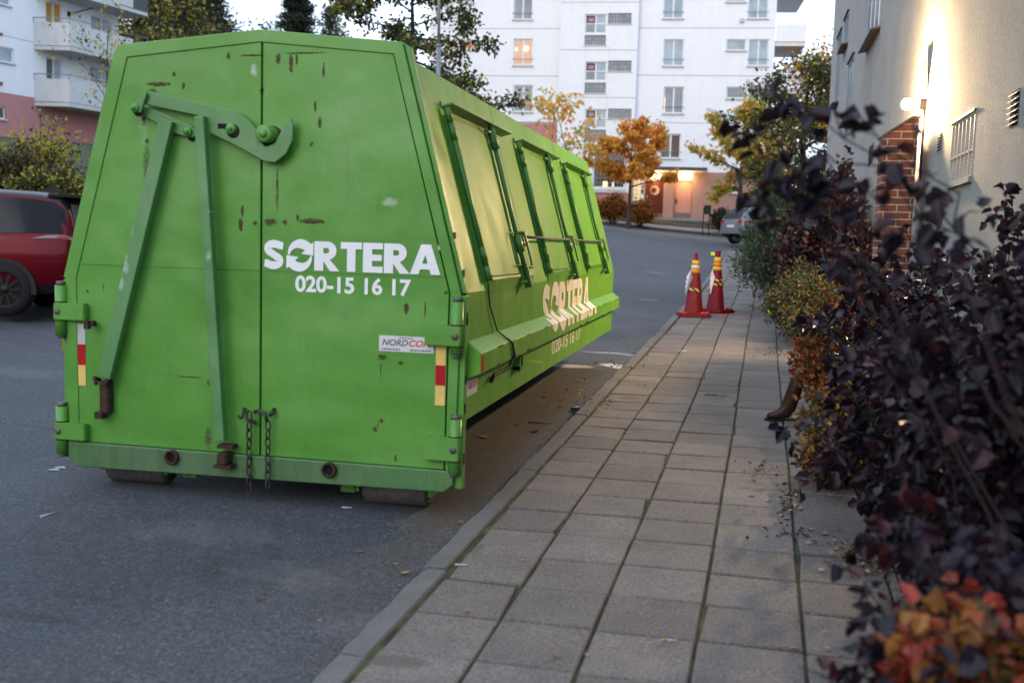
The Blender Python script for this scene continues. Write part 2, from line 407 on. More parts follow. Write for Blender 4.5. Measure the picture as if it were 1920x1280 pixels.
# bedding that fills the joints
bb = np.arange(Y0-5.2, Y0+NR*SL, .5); aa = np.linspace(X0-.01, X0+6*SL, 14)
V = np.array([slab_pt(a, b, -.016) for b in bb for a in aa]); nx = len(aa); i, j = np.meshgrid(np.arange(nx-1), np.arange(len(bb)-1)); a_ = (j*nx+i).ravel()
tag(fast_mesh('joint_filling', V, 4, np.stack([a_, a_+1, a_+nx+1, a_+nx], 1), np.zeros(len(a_)), [M_moss]), kind='structure')
# kerb
mb = MB(); b = Y0-5.1; KW = .128
while b < Y0+NR*SL:
    L = 1.0+rng.uniform(-.02, .02); b1 = b+L-.012; dz = rng.uniform(-.006, .008)
    sh = .035*math.sin(b*.5)*0; o0 = rng.uniform(-.006, .006)+bend(0, b); o1 = rng.uniform(-.006, .006)+bend(0, b1)
    n = 9; rows = []
    for q in range(n+1):
        bq = b+(b1-b)*q/n; oq = o0+(o1-o0)*q/n
        base = H(prx[0]*(X0-KW)+pax[0]*bq, prx[1]*(X0-KW)+pax[1]*bq)
        z1 = [slab_pt(X0-KW+oq-.008, bq, -.3), slab_pt(X0-KW+oq, bq, dz-.018+rng.uniform(-.008, .008)), slab_pt(X0-KW+oq+.022+rng.uniform(-.010, .010), bq, dz+rng.uniform(-.003, .003)), slab_pt(X0+oq-.012, bq, dz), slab_pt(X0+oq-.004, bq, dz-.01), slab_pt(X0+oq-.002, bq, -.2)]
        rows.append(z1)
    for q in range(n):
        for w in range(5): mb.face([rows[q][w], rows[q][w+1], rows[q+1][w+1], rows[q+1][w]])
    mb.face(rows[0]); mb.face(rows[-1][::-1])
    b += L
tag(mb.build('kerb', M_kerb), kind='structure')
# planting bed between slabs and wall
m = Mat('bed_soil'); v = m.coord()
c = m.ramp(m.noise(v, 14, 6, .75), [(.3, (.018, .014, .010)), (.5, (.045, .034, .022)), (.7, (.085, .060, .036))])
m.color(c); m.rough(.95); m.bump(m.noise(v, 30, 5, .8), 1.0, .05); M_soil = m.m
def Hbed(x, y): return Hp(x, y)+.02+.035*np.sin(x*5+y*2.3)*np.sin(y*3.1)
def bedpt(a, b):
    x = prx[0]*a+pax[0]*b; y = prx[1]*a+pax[1]*b; return (x, y, float(Hbed(x, y)))
aa = np.linspace(X0+6*SL-.02, X0+6*SL+2.6, 14); bb = np.arange(-2, 37, .3)
V = np.array([bedpt(a+.04*math.sin(b*3.3)*(a < 1.2), b) for b in bb for a in aa]); nx = len(aa); i, j = np.meshgrid(np.arange(nx-1), np.arange(len(bb)-1)); a_ = (j*nx+i).ravel()
tag(fast_mesh('planting_bed', V, 4, np.stack([a_, a_+1, a_+nx+1, a_+nx], 1), np.zeros(len(a_)), [M_soil], smooth_=True), kind='structure')
# grass: bank on the left and verge in front of the far building
m = Mat('lawn_grass'); v = m.coord()
c = m.ramp(m.noise(v, 1.2, 6, .7), [(.3, (.020, .030, .010)), (.55, (.040, .055, .016)), (.8, (.085, .080, .026))])
c = m.mix(.6, c, m.ramp(m.noise(v, 30, 4, .8), [(.3, (.5, .5, .5)), (.7, (1.5, 1.5, 1.4))]), 'MULTIPLY')
m.color(c); m.rough(.9); m.bump(m.noise(v, 40, 4, .8), .9, .08); M_grass = m.m
def strip_sheet(name, left, right, nn, mat, dz, n2=6):
    """sheet between two polylines, draped on the terrain"""
    def res(pl, n):
        pl = np.array(pl, float); d = np.concatenate([[0], np.cumsum(np.linalg.norm(np.diff(pl, axis=0), axis=1))]); t = np.linspace(0, d[-1], n)
        return np.stack([np.interp(t, d, pl[:, 0]), np.interp(t, d, pl[:, 1])], 1)
    A, B = res(left, nn), res(right, nn); V = []
    for q in range(n2):
        t = q/(n2-1); P = A*(1-t)+B*t; V.append(np.concatenate([P, (H(P[:, 0], P[:, 1])+dz)[:, None]], 1))
    V = np.concatenate(V); i, j = np.meshgrid(np.arange(nn-1), np.arange(n2-1)); a = (j*nn+i).ravel()
    return tag(fast_mesh(name, V, 4, np.stack([a, a+1, a+nn+1, a+nn], 1), np.zeros(len(a)), [mat], smooth_=True), kind='structure')
strip_sheet('lawn', [(-60, 10), (-17, 14), (-13, 17.5), (-10, 22), (-9.5, 30), (-11, 40), (-13, 52)], [(-70, 70), (-60, 80), (-50, 80), (-40, 80), (-30, 78), (-24, 72), (-18, 66)], 40, M_grass, .03, 24)

# added slope, out of view, to dim reflections and sky light behind the camera
m = Mat('added_slope_dark'); v = m.coord()
c = m.ramp(m.noise(v, .5, 6, .75), [(.3, (.010, .014, .008)), (.55, (.030, .036, .016)), (.75, (.07, .055, .02))]); m.color(c); m.rough(.95); m.bump(m.noise(v, .9, 6, .8), 1.0, 1.0)
def slope_pt(a, t):
    R = 46+16*t; h = 15*t*(1-.3*t)+1.2*math.sin(a*9+t*3)*t+.8*math.sin(a*23)*t
    return (R*math.sin(a), R*math.cos(a), -2+h*1.15)
an = np.linspace(math.radians(100), math.radians(275), 60); tt = np.linspace(0, 1, 10)
V = np.array([slope_pt(a, t) for t in tt for a in an]); nx = len(an); i, j = np.meshgrid(np.arange(nx-1), np.arange(len(tt)-1)); a_ = (j*nx+i).ravel()
tag(fast_mesh('added_dimming_slope', V, 4, np.stack([a_, a_+1, a_+nx+1, a_+nx], 1), np.zeros(len(a_)), [m.m], smooth_=True), kind='structure')
# ================================================================ the waste container
CX, CY = -2.7701, 5.5156
def paint(name, base, dark, light, rust_amt=.0, marks=None, axes=('X', 'Z'), pale=None, streak=.18, spec=.55):
    m = Mat(name); v = m.coord()
    c = m.ramp(m.noise(v, 1.1, 5, .6), [(.25, dark), (.5, base), (.8, light)])
    st = m.noise(m.mapping(v, (9, 9, .7)), 3.0, 5, .7)
    c = m.mix(streak, c, m.ramp(st, [(.3, (.72, .74, .70)), (.55, (1, 1, 1)), (.8, (1.16, 1.12, 1.16))]), 'MULTIPLY')
    # long fine scratches and rubbed patches
    sc_ = m.ramp(m.noise(m.mapping(v, (2.2, 2.2, 70)), 1.0, 3, .6), [(.70, (0, 0, 0)), (.76, (1, 1, 1))]); ms_ = m.ramp(m.noise(v, 1.7, 3), [(.48, (0, 0, 0)), (.62, (1, 1, 1))])
    c = m.mix(m.math('MULTIPLY', m.math('MULTIPLY', sc_, ms_), .20), c, tuple(min(1, x*1.5+.03) for x in base))
    gm = m.ramp(m.noise(m.mapping(v, (5, 5, .9)), 2.0, 6, .8), [(.52, (0, 0, 0)), (.72, (1, 1, 1))])
    c = m.mix(m.math('MULTIPLY', gm, .30), c, tuple(x*.55+.006 for x in base))
    # grime specks
    gs = m.ramp(m.noise(v, 26, 5, .75), [(.66, (0, 0, 0)), (.74, (1, 1, 1))])
    c = m.mix(m.math('MULTIPLY', gs, .35), c, tuple(x*.45 for x in base))
    if pale:
        pk = m.spots(v, pale, axes, .40, 30, 1.2, 60); c = m.mix(m.math('MULTIPLY', pk, .62), c, (.48, .52, .50))
    rs = m.ramp(m.noise(v, 12, 6, .8), [(.73-rust_amt*.1, (0, 0, 0)), (.79, (1, 1, 1))])
    rk = m.math('MULTIPLY', rs, rust_amt, True)
    if marks: rk = m.math('MAXIMUM', rk, m.spots(v, marks, axes, .40, 48, 3.2, 80))
    rcol = m.ramp(m.noise(v, 40, 4, .7), [(.3, (.026, .011, .006)), (.6, (.075, .028, .012)), (.8, (.15, .07, .032))])
    c = m.mix(rk, c, rcol)
    m.color(c)
    m.rough(m.math('ADD', m.math('MULTIPLY', rk, .4), m.math('ADD', .36, m.math('MULTIPLY', st, .2)), True))
    m.p.inputs['Specular IOR Level'].default_value = spec
    m.bump(m.math('ADD', m.math('ADD', m.noise(v, 1.3, 2), m.math('MULTIPLY', m.noise(v, 5, 3), .10)), m.math('MULTIPLY', rk, .08)), .55, .10)
    return m.m
GB, GD, GL = (.074, .246, .026), (.050, .192, .016), (.108, .272, .064)
dm = [(.22, 2.575, .016, .075, .9), (.14, 2.60, .02, .045, .7), (.255, 2.60, .010, .05, .6), (.42, 2.53, .010, .06, .7), (.40, 2.24, .015, .045, .7), (.37, 2.33, .010, .05, .8), (.35, 2.12, .015, .02, .6),
      (-.52, 2.52, .016, .02, .9), (-.17, 2.62, .014, .028, .9), (-.62, 2.46, .10, .018, .7), (-.66, 2.40, .04, .05, .6), (-.46, 2.45, .016, .026, .8), (-.70, 2.13, .018, .02, .9), (-.70, 1.98, .035, .18, .35),
      (.14, 1.86, .012, .18, .45), (-.08, 1.73, .012, .05, .8), (-.09, 1.65, .02, .05, .9), (.0, 1.66, .02, .02, .7), (.10, 1.67, .05, .03, .6), (.36, 1.68, .10, .022, .85), (.27, 1.70, .014, .03, .7), (.19, 1.67, .02, .02, .6),
      (.94, 1.20, .02, .045, .9), (1.05, 1.20, .006, .06, .8), (1.06, 1.08, .008, .05, .6), (.80, .915, .035, .022, .9), (.79, .84, .006, .07, .5), (.91, .885, .02, .016, .9), (.80, .545, .016, .02, .8), (.76, .49, .02, .022, .8), (.78, .52, .005, .035, .8),
      (-.42, .73, .12, .006, .8), (-.30, .70, .01, .03, .5), (-.22, .53, .02, .012, .9), (-.20, .47, .06, .008, .5), (-1.0, 1.25, .008, .03, .6), (-.30, .37, .035, .10, .4), (.89, .33, .010, .03, .9), (1.17, 1.30, .016, .016, .9), (-1.11, 1.22, .012, .012, .9),
      (-.29, .92, .006, .2, .35), (.04, 2.42, .02, .03, .5), (-.02, 2.62, .10, .008, .8), (.30, 2.63, .16, .008, .7),
      (-1.11, 1.12, .004, .07, .3), (-.72, 2.26, .02, .05, .6), (.12, 2.10, .035, .03, .8), (-.10, 2.14, .03, .035, .7), (-.40, 2.15, .03, .03, .6)]
dm = [(a_, b_, ra_*.82, rb_*.78, s_*.62) for a_, b_, ra_, rb_, s_ in dm]
pl_ = [(-.01, 2.535, .022, .045, .8), (.83, 1.80, .055, .030, .8), (-.72, 2.22, .04, .14, .18)]
M_door = paint('green_door_paint', GB, GD, GL, .0, dm, pale=pl_)
M_green = paint('green_steel_paint', GB, GD, GL, .5)
M_beamg = paint('green_scraped_paint', (.060, .15, .048), (.075, .085, .070), (.062, .19, .05), .9, streak=1.0)
M_side = paint('faded_side_paint', (.112, .300, .030), (.096, .272, .022), (.138, .325, .050), .25, streak=.35, spec=.22)
M_sidedk = paint('shaded_side_fittings', (.050, .175, .022), (.042, .145, .02), (.065, .20, .035), .6)  # darker container green; the fittings' unlit look is put into the colour
M_rust = flat('rusty_iron', (.050, .030, .021), .85, .2, .4, 30)
M_steel = flat('worn_grey_steel', (.13, .12, .115), .6, .5, .25, 20)
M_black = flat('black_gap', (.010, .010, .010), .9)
M_white = flat('white_vinyl', (.70, .71, .72), .5, var=.05)
M_white_lit = flat('lamplit_side_vinyl', (.66, .62, .58), .5, var=.10, scale=6)  # second white vinyl, with the lamp's warm light tinted into it
M_cable = flat('black_rubber', (.012, .012, .013), .6)
M_tapew = flat('reflective_white', (.42, .42, .42), .4); M_taper = flat('reflective_red', (.36, .006, .012), .4, var=.05); M_tapey = flat('reflective_yellow', (.62, .43, .13), .4)
M_stick = flat('sticker_white', (.55, .54, .55), .5, var=.05); M_grey = flat('print_grey', (.10, .10, .11), .5); M_red = flat('print_red', (.5, .03, .025), .5)

CON = thing('waste_container', 'green hook lift waste container with two lettered end doors, parked at the kerb', 'waste container', (CX, CY, 0))
def dr(px, py):
    p = hit(px, py, (0, 1, 0), (0, CY, 0)); return (p[0]-CX, p[2])
W2, ZS, ZB, ZW, LEN = 1.2785, 1.297, .157, .563, 7.0
HT, ZT, ZA = .905, 2.605, 2.665          # body: edge of the roof and ridge
# hull
mb = MB()
sec = [(-1.0, .42), (-1.05, ZW-.02), (-W2, ZW), (-W2, ZS), (-HT, ZT), (0, ZA), (HT, ZT), (W2, ZS), (W2, ZW), (1.05, ZW-.02), (1.0, .42)]
ysec = list(np.linspace(.06, LEN, 15))
R_ = random.Random(3)
def dent(x, y, z): return .004*math.sin(y*3.1+z*2)+.003*math.sin(y*7.7+z*5)
# panels subdivided so that the sheet steel is not dead flat
for (a, b) in zip(sec, sec[1:]):
    nseg = max(1, int(math.hypot(b[0]-a[0], b[1]-a[1])/.3))
    for s_ in range(nseg):
        p, q = [tuple(a[i]+(b[i]-a[i])*t for i in (0, 1)) for t in (s_/nseg, (s_+1)/nseg)]
        for y0, y1 in zip(ysec, ysec[1:]):
            mb.face([(p[0], y0, p[1]), (q[0], y0, q[1]), (q[0], y1, q[1]), (p[0], y1, p[1])], 0, False)
mb.face([(x, LEN, z) for x, z in sec]); mb.face([(x, .06, z) for x, z in sec][::-1])
body = mb.build('body', M_side, CON)
# welded seams of the side sheets
for y in (1.95, 3.25, 4.55, 5.9):
    mb = MB()
    for s in (1,):
        mb.faces([(W2+.002, y-.004, ZS+.0), (W2+.002, y+.004, ZS), (HT+.002, y+.004, ZT), (HT+.002, y-.004, ZT), (W2-.003, y-.004, ZS), (W2-.003, y+.004, ZS), (HT-.003, y+.004, ZT), (HT-.003, y-.004, ZT)], [(0, 1, 2, 3), (4, 7, 6, 5), (0, 3, 7, 4), (1, 5, 6, 2)], 0)
    mb.build('weld_seam', M_side, CON)
# front portal frame around the doors
outer = [(-1.2435, .20), (-1.262, ZS-.01), (-.888, 2.69), (0.03, 2.765), (.888, 2.682), (1.262, ZS-.01), (1.2435, .20)]
inner = [(-1.176, .295), (-1.184, ZS+.0), (-.824, 2.616), (0.03, 2.693), (.838, 2.616), (1.198, ZS+.0), (1.190, .295)]
mb = MB()
Fd = lambda a, b, d: (a, d, b)
n = len(outer)
for i in range(n-1):
    mb.prism([outer[i], outer[i+1], inner[i+1], inner[i]], Fd, -.008, .06)
# post flange behind, on the right and left corners
mb.box(1.2436, 1.288, .012, .075, .175, ZS-.012); mb.box(-1.288, -1.2436, .012, .075, .175, ZS-.012)
mb.prism([(1.262, ZS), (1.288, ZS), (.925, 2.66), (.889, 2.68)], Fd, .014, .075); mb.prism([(-1.288, ZS), (-1.262, ZS), (-.889, 2.68), (-.925, 2.66)], Fd, .014, .075)
soften(mb.build('portal_frame', M_green, CON), .005)
# edge rust flakes on the right post
for k in range(9):
    mb = MB(); z = R_.uniform(.3, 1.6); x = 1.2895 if z < ZS else 1.2895-(z-ZS)*.281
    h = R_.uniform(.02, .07); mb.box(x-.004, x+.0015, .02, .05, z, z+h); mb.build('rust_flake', M_rust, CON)
# doors
SEAM = .04
def seam_poly(side):
    if side < 0: return [(-1.184, .285), (SEAM-.006, .285), (SEAM-.006, 2.701), (-.832, 2.624), (-1.192, ZS)]
    return [(SEAM+.006, .285), (1.180, .285), (1.188, ZS), (.832, 2.620), (SEAM+.006, 2.700)]
DOORS = []
for side in (-1, 1):
    mb = MB(); mb.prism(seam_poly(side), Fd, 0, .04); d = soften(mb.build('door', M_door, CON), .004); DOORS.append(d)
    d['label'] = 'plain left door with the lock linkage' if side < 0 else 'right door with white lettering and phone number'
DL, DR_ = DOORS
# black sheet whose colour stands for the shade inside the door gaps
mb = MB(); mb.prism([(-1.22, .25), (1.22, .25), (1.23, ZS), (.86, 2.65), (0.03, 2.72), (-.86, 2.65), (-1.23, ZS)], Fd, .045, .055); mb.build('gap_shade_sheet', M_black, CON)
# weld line across both doors
mb = MB(); mb.box(-1.19, SEAM-.01, -.005, .001, 1.385, 1.392); mb.build('weld_line', M_green, DL)
mb = MB(); mb.box(SEAM+.01, 1.16, -.004, .001, 1.385, 1.392); mb.build('weld_line', M_green, DR_)
# sill beam below the doors with drain pipes
mb = MB()
mb.prism([(-1.2435, .185), (-1.19, .128), (1.19, .158), (1.2435, .205), (1.2435, .283), (-1.2435, .283)], lambda a, b, d: (a, d, b), -.022, .10)
sill = soften(mb.build('sill_beam', M_beamg, CON), .006)
for x in (-.522, .494):
    mb = MB(); mb.lathe([(.0, -.004), (.032, -.004), (.032, -.052), (.043, -.052), (.045, -.048), (.045, -.01)], (x, 0, .238), 'y', 24)
    mb.build('drain_pipe', M_rust, sill)
    mb = MB(); mb.lathe([(.0, -.030), (.0325, -.030)], (x, 0, .238), 'y', 20); mb.build('pipe_bore', M_black, sill)
# rollers
for x0, x1 in ((-1.095, -.68), (.635, 1.04)):
    mb = MB(); r = .102
    mb.lathe([(.03, x0+.0), (.085, x0), (r, x0+.02), (r, x1-.02), (.085, x1), (.03, x1), (.03, x1-.05), (0, x1-.05)], (0, .22, r+.0), 'x', 28)
    mb.lathe([(0, x0+.02), (.03, x0)], (0, .22, r), 'x', 16)
    mb.build('roller', M_steel, CON)
    for xx in (x0-.035, x1+.012):
        mb = MB(); mb.box(xx, xx+.022, .12, .34, .085, .42); mb.build('roller_bracket', M_green, CON)
mb = MB(); mb.box(.50, .585, .14, .22, .07, .42); mb.box(-.55, -.46, .14, .22, .075, .42)
for s in (-.52, .52): mb.box(s-.06, s+.06, .2, LEN, .24, .42)
mb.build('subframe_rails', M_green, CON)

# hinges
def hinge(door, x, z0, z1, strapx, zs0, zs1, s):
    mb = MB(); r = .037
    mb.tube([(x, -.012, z0), (x, -.012, z1)], r, 14)
    h = mb.build('hinge', M_green, door)
    mb = MB()
    a, b = sorted((x-s*.03, strapx)); mb.box(a, b, -.052, -.006, zs0, zs1, 0, .006)
    mb.build('hinge_strap', M_green, door) if False else None
    o = mb.build('hinge_strap', M_green, door)
    mb = MB()
    mb.lathe([(0, -.022), (.02, -.022), (.02, 0), (.0, 0)], (x+s*.0, -.037, (zs0+zs1)/2), 'y', 10)
    mb.build('hinge_bolt', M_steel, door)
    mb = MB(); mb.tube([(x, -.012, z1), (x, -.012, z1+.025)], .028, 10); mb.build('hinge_pin', M_steel, door)
    mb = MB(); mb.tube([(x, -.012, z0-.02), (x, -.012, z0)], .026, 10); mb.build('hinge_pin', M_steel, door)
    for zz in (zs0-.004, zs1+.004): mb = MB(); mb.tube([(x, -.012, zz-.004), (x, -.012, zz+.004)], .0385, 14); mb.build('hinge_ring', M_rust, door)
hinge(DL, -1.285, .945, 1.25, -1.10, 1.04, 1.145, 1)
hinge(DL, -1.290, .205, .50, -1.105, .297, .402, 1)
hinge(DR_, 1.243, .955, 1.25, 1.065, 1.00, 1.115, -1)
hinge(DR_, 1.247, .275, .585, 1.075, .345, .48, -1)
# reflective tape
def tape(door, x0, x1, z0, z1, cols):
    for k, mt in enumerate(cols):
        a = z0+(z1-z0)*k/3; b = z0+(z1-z0)*(k+1)/3
        mb = MB(); mb.box(x0, x1, -.003, -.0005, a, b-.001); mb.build('reflective_tape', mt, door)
tape(DR_, 1.120, 1.178, .655, 1.0, [M_tapey, M_taper, M_tapey]); tape(DL, -1.186, -1.128, .635, 1.02, [M_tapey, M_taper, M_tapew])

# --- lettering -------------------------------------------------
def arc(cx, cy, r, a0, a1, n): return [(cx+r*math.cos(rad(a0+(a1-a0)*i/n)), cy+r*math.sin(rad(a0+(a1-a0)*i/n))) for i in range(n+1)]
def stroke(pts, w):
    n = len(pts); L, R = [], []
    for i in range(n):
        a, b = pts[max(0, i-1)], pts[min(n-1, i+1)]; d = math.hypot(b[0]-a[0], b[1]-a[1]); nx, ny = -(b[1]-a[1])/d, (b[0]-a[0])/d
        ww = w[i] if isinstance(w, list) else w
        L.append((pts[i][0]+nx*ww, pts[i][1]+ny*ww)); R.append((pts[i][0]-nx*ww, pts[i][1]-ny*ww))
    return L+R[::-1]
def glyph(ch):
    if ch == 'T': return [[(0, 1), (0, .77), (.30, .77), (.30, 0), (.70, 0), (.70, .77), (1, .77), (1, 1)]]
    if ch == 'E': return [[(0, 0), (0, 1), (1, 1), (1, .79), (.46, .79), (.46, .61), (.95, .61), (.95, .40), (.46, .40), (.46, .21), (1, .21), (1, 0)]]
    if ch == 'R': return [[(0, 0), (0, 1), (.52, 1)]+[(.52+.36*math.cos(rad(t)), .69+.31*math.sin(rad(t))) for t in range(75, -76, -15)]+[(.62, .385), (1.0, 0), (.62, 0), (.36, .33), (.36, 0)],
                          [(.36, .60), (.50, .60)]+[(.50+.09*math.cos(rad(t)), .69+.09*math.sin(rad(t))) for t in range(-60, 61, 30)]+[(.50, .78), (.36, .78)]]
    if ch == 'A': return [[(0, 0), (.36, 1), (.68, 1), (1, 0), (.69, 0), (.64, .17), (.34, .17), (.29, 0)], [(.40, .36), (.58, .36), (.50, .66)]]
    if ch == 'S':
        c = [(.97, .80)]+[(.50+.37*math.cos(rad(t)), .715+.155*math.sin(rad(t))) for t in range(50, 241, 19)]+[(.50, .50)]+[(.49+.37*math.cos(rad(t)), .285+.155*math.sin(rad(t))) for t in range(60, -141, -20)]+[(.02, .21)]
        return [stroke(c, [.125]+[.135]*(len(c)-2)+[.125])]
    if ch == 'O':  # two arrows chasing each other
        up = arc(.5, .5, .40, 178, 48, 12); w = [.03+.13*min(1, i/8) for i in range(13)]
        a = stroke(up, w); h = len(up)
        P1 = a[:h]+[(.98, .93), (.97, .42), (.55, .50)]+a[h:]
        P1 = a[:h]+[(.88, .90), (.99, .96), (.98, .50), (.54, .56), (.64, .64)]+a[h:]
        P2 = [(1-x, 1-y) for x, y in P1]
        return [P1, P2]
def poly_mesh(polys, depth=.0):
    cu = bpy.data.curves.new('t', 'CURVE'); cu.dimensions = '2D'; cu.fill_mode = 'BOTH'
    for P in polys:
        s = cu.splines.new('POLY'); s.points.add(len(P)-1); s.use_cyclic_u = True
        for q, (a, b) in zip(s.points, P): q.co = (a, b, 0, 1)
    ob = bpy.data.objects.new('t', cu); COL.objects.link(ob)
    dg = bpy.context.evaluated_depsgraph_get(); me = bpy.data.meshes.new_from_object(ob.evaluated_get(dg))
    bm = bmesh.new(); bm.from_mesh(me); bpy.data.objects.remove(ob); bpy.data.meshes.remove(me); return bm
def text_mesh(txt, off=.0, shear=0.0, spacing=1.0):
    cu = bpy.data.curves.new('t', 'FONT'); cu.body = txt; cu.offset = off; cu.shear = shear; cu.space_character = spacing; cu.size = 1
    ob = bpy.data.objects.new('t', cu); COL.objects.link(ob)
    dg = bpy.context.evaluated_depsgraph_get(); me = bpy.data.meshes.new_from_object(ob.evaluated_get(dg))
    bm = bmesh.new(); bm.from_mesh(me); bpy.data.objects.remove(ob); bpy.data.meshes.remove(me); return bm
def fit_bm(bm, x0, x1, z0, z1):
    xs_ = [v.co.x for v in bm.verts]; ys_ = [v.co.y for v in bm.verts]
    a, b, c_, d = min(xs_), max(xs_), min(ys_), max(ys_)
    for v in bm.verts: v.co = Vector((x0+(v.co.x-a)/(b-a)*(x1-x0), z0+(v.co.y-c_)/(d-c_)*(z1-z0), 0))
    return bm
LET = [('S', 0, 38), ('O', 42.5, 96), ('R', 97, 145), ('T', 147, 187), ('E', 189, 226), ('R', 228, 276), ('A', 276, 332)]
def word_bm(x0, x1, z0, z1, shift=0.0):
    out = bmesh.new()
    for ch, a, b in LET:
        g = poly_mesh(glyph(ch)); A = x0+(x1-x0)*a/332; B = x0+(x1-x0)*b/332
        for v in g.verts: v.co = Vector((A+v.co.x*(B-A), z0+v.co.y*(z1-z0), 0))
        me = bpy.data.meshes.new('t'); g.to_mesh(me); g.free(); out.from_mesh(me); bpy.data.meshes.remove(me)
    return out
def by_sign(bm, name, mat, parent):
    """every connected sign of a line of text as an object of its own"""
    seen = set()
    for f0 in bm.faces:
        if f0 in seen: continue
        st, grp = [f0], []; seen.add(f0)
        while st:
            f = st.pop(); grp.append(f)
            for e_ in f.edges:
                for g in e_.link_faces:
                    if g not in seen: seen.add(g); st.append(g)
        mb = MB()
        for f in grp: mb.face([v.co.copy() for v in f.verts])
        mb.build(name, mat, parent)
    bm.free()
def on_door(bm, name, mat, door, y=-.0025):
    mb = MB()
    for v in bm.verts: v.co = Vector((v.co.x, y, v.co.y))
    mb.bm(bm); bm.free(); return mb.build(name, mat, door)
on_door(word_bm(.062, 1.137, 1.396, 1.565), 'lettering', M_white, DR_, -.0045)
bm = fit_bm(text_mesh('020-15 16 17', .030), .258, .965, 1.268, 1.366)
for v in bm.verts: v.co = Vector((v.co.x, -.0025, v.co.y))
by_sign(bm, 'phone_digit', M_white, DR_)
on_door(fit_bm(text_mesh('©', .01), 1.118, 1.15, 1.535, 1.567), 'copyright_mark', M_white, DR_)
mb = MB(); mb.box(.778, 1.106, -.0018, .0, .950, 1.040); st = mb.build('sticker', M_stick, DR_)
on_door(fit_bm(text_mesh('NORD', .02, .25), .797, .953, .983, 1.020), 'sticker_print', M_grey, DR_, -.0026)
on_door(fit_bm(text_mesh('CON', .02, .25), .958, 1.092, .983, 1.020), 'sticker_print', M_red, DR_, -.0026)
def dashes(x0, x1, z, h, k, mat, door):
    mb = MB(); r = random.Random(k); x = x0
    while x < x1:
        w = r.uniform(.006, .02); mb.box(x, min(x1, x+w), -.0026, -.0017, z, z+h); x += w+.004
    mb.build('sticker_print', mat, door)
dashes(.795, .905, .958, .008, 1, M_grey, DR_); dashes(.965, 1.09, .958, .008, 2, M_grey, DR_); dashes(.90, .98, 1.026, .006, 3, M_grey, DR_)

M_worn = paint('worn_green_paint', (.074, .205, .062), (.064, .18, .05), (.10, .22, .085), .9, pale=[(-.80, 1.40, .03, .06, .8), (-.83, 1.28, .02, .05, .7), (-.235, 1.46, .02, .035, .9), (-.22, 1.72, .03, .01, .8), (-.75, 1.62, .012, .06, .5)])
# --- lock linkage ------------------------------------------------
def zz(*pts): return [dr(80+x/3.048, 40+y/3.048) for x, y in pts]
mb = MB()
arm = zz((640, 408), (910, 468), (1130, 520), (1205, 575), (1258, 640), (1262, 690), (1300, 722), (1350, 702), (1378, 650), (1405, 600), (1442, 556), (1457, 600), (1452, 690), (1415, 765), (1352, 814), (1290, 806), (1120, 712), (970, 640), (912, 548), (760, 515), (620, 487), (606, 455))
mb.prism(arm, Fd, -.060, -.036); LK = soften(mb.build('lock_arm', M_worn, CON), .007)
mb = MB(); link = zz((600, 492), (640, 500), (870, 600), (896, 640), (880, 668), (842, 668), (735, 632), (690, 600), (600, 548), (545, 532), (540, 512))
mb.prism(link, Fd, -.034, -.012); soften(mb.build('lock_link', M_worn, CON), .006)
mb = MB(); mb.prism(zz((634, 412), (640, 430), (606, 535), (552, 520), (580, 470)), Fd, -.085, -.062); soften(mb.build('pivot_plate', M_worn, LK), .006)
def bolt(x, z, r, y0, y1, mat=M_green, nut=True):
    mb = MB(); mb.lathe([(0, y1), (r*.75, y1), (r, y1+.006), (r, y0)], (x, 0, z), 'y', 6 if nut else 18, sm=not nut)
    mb.lathe([(0, y1-.012), (r*.45, y1-.012), (r*.5, y1)], (x, 0, z), 'y', 14)
    return mb
for (x, y), r, y0, y1 in (((575, 507), .026, -.06, -.10), ((850, 635), .028, 0, -.055), ((1110, 622), .030, -.03, -.085), ((1306, 652), .050, 0, -.105)):
    a, b = dr(80+x/3.048, 40+y/3.048); bolt(a, b, r, y0, y1, nut=False).build('bolt', M_green, CON)
    mb = MB(); mb.lathe([(0, 0), (r*1.35, 0), (r*1.35, -.003), (0, -.003)], (a+.008, -.061 if y0 < 0 else -.001, b-.012), 'y', 14); mb.build('rust_ring', M_rust, CON)
a, b = dr(80+1062/3.048, 40+608/3.048); mb = MB(); mb.box(a-.035, a+.02, -.0615, -.059, b-.014, b+.016, 0, .001); mb.build('slot', M_black, LK)
def bar(p, q, w, y0, y1, name, mat=M_green):
    (ax, az), (bx, bz) = p, q; L = math.hypot(bx-ax, bz-az); ux, uz = (bx-ax)/L, (bz-az)/L; nx, nz = -uz, ux
    mb = MB(); P = [(ax+nx*w/2, az+nz*w/2), (bx+nx*w/2, bz+nz*w/2), (bx-nx*w/2, bz-nz*w/2), (ax-nx*w/2, az-nz*w/2)]
    c1 = .25
    # a flat bar with folded edges
    mb.prism(P, Fd, y0, y1); return soften(mb.build(name, mat, CON), .006)
    Q = [(ax+nx*w*.22, az+nz*w*.22), (bx+nx*w*.22, bz+nz*w*.22), (bx-nx*w*.22, bz-nz*w*.22), (ax-nx*w*.22, az-nz*w*.22)]
    mb.prism(Q, Fd, y0-.010, y0+.002)
    return soften(mb.build(name, mat, CON), .005)
bar(dr(324, 228), dr(208, 705), .088, -.078, -.030, 'lock_rod', M_worn); bar(dr(390, 222), dr(428, 822), .062, -.110, -.055, 'lock_rod', M_worn)
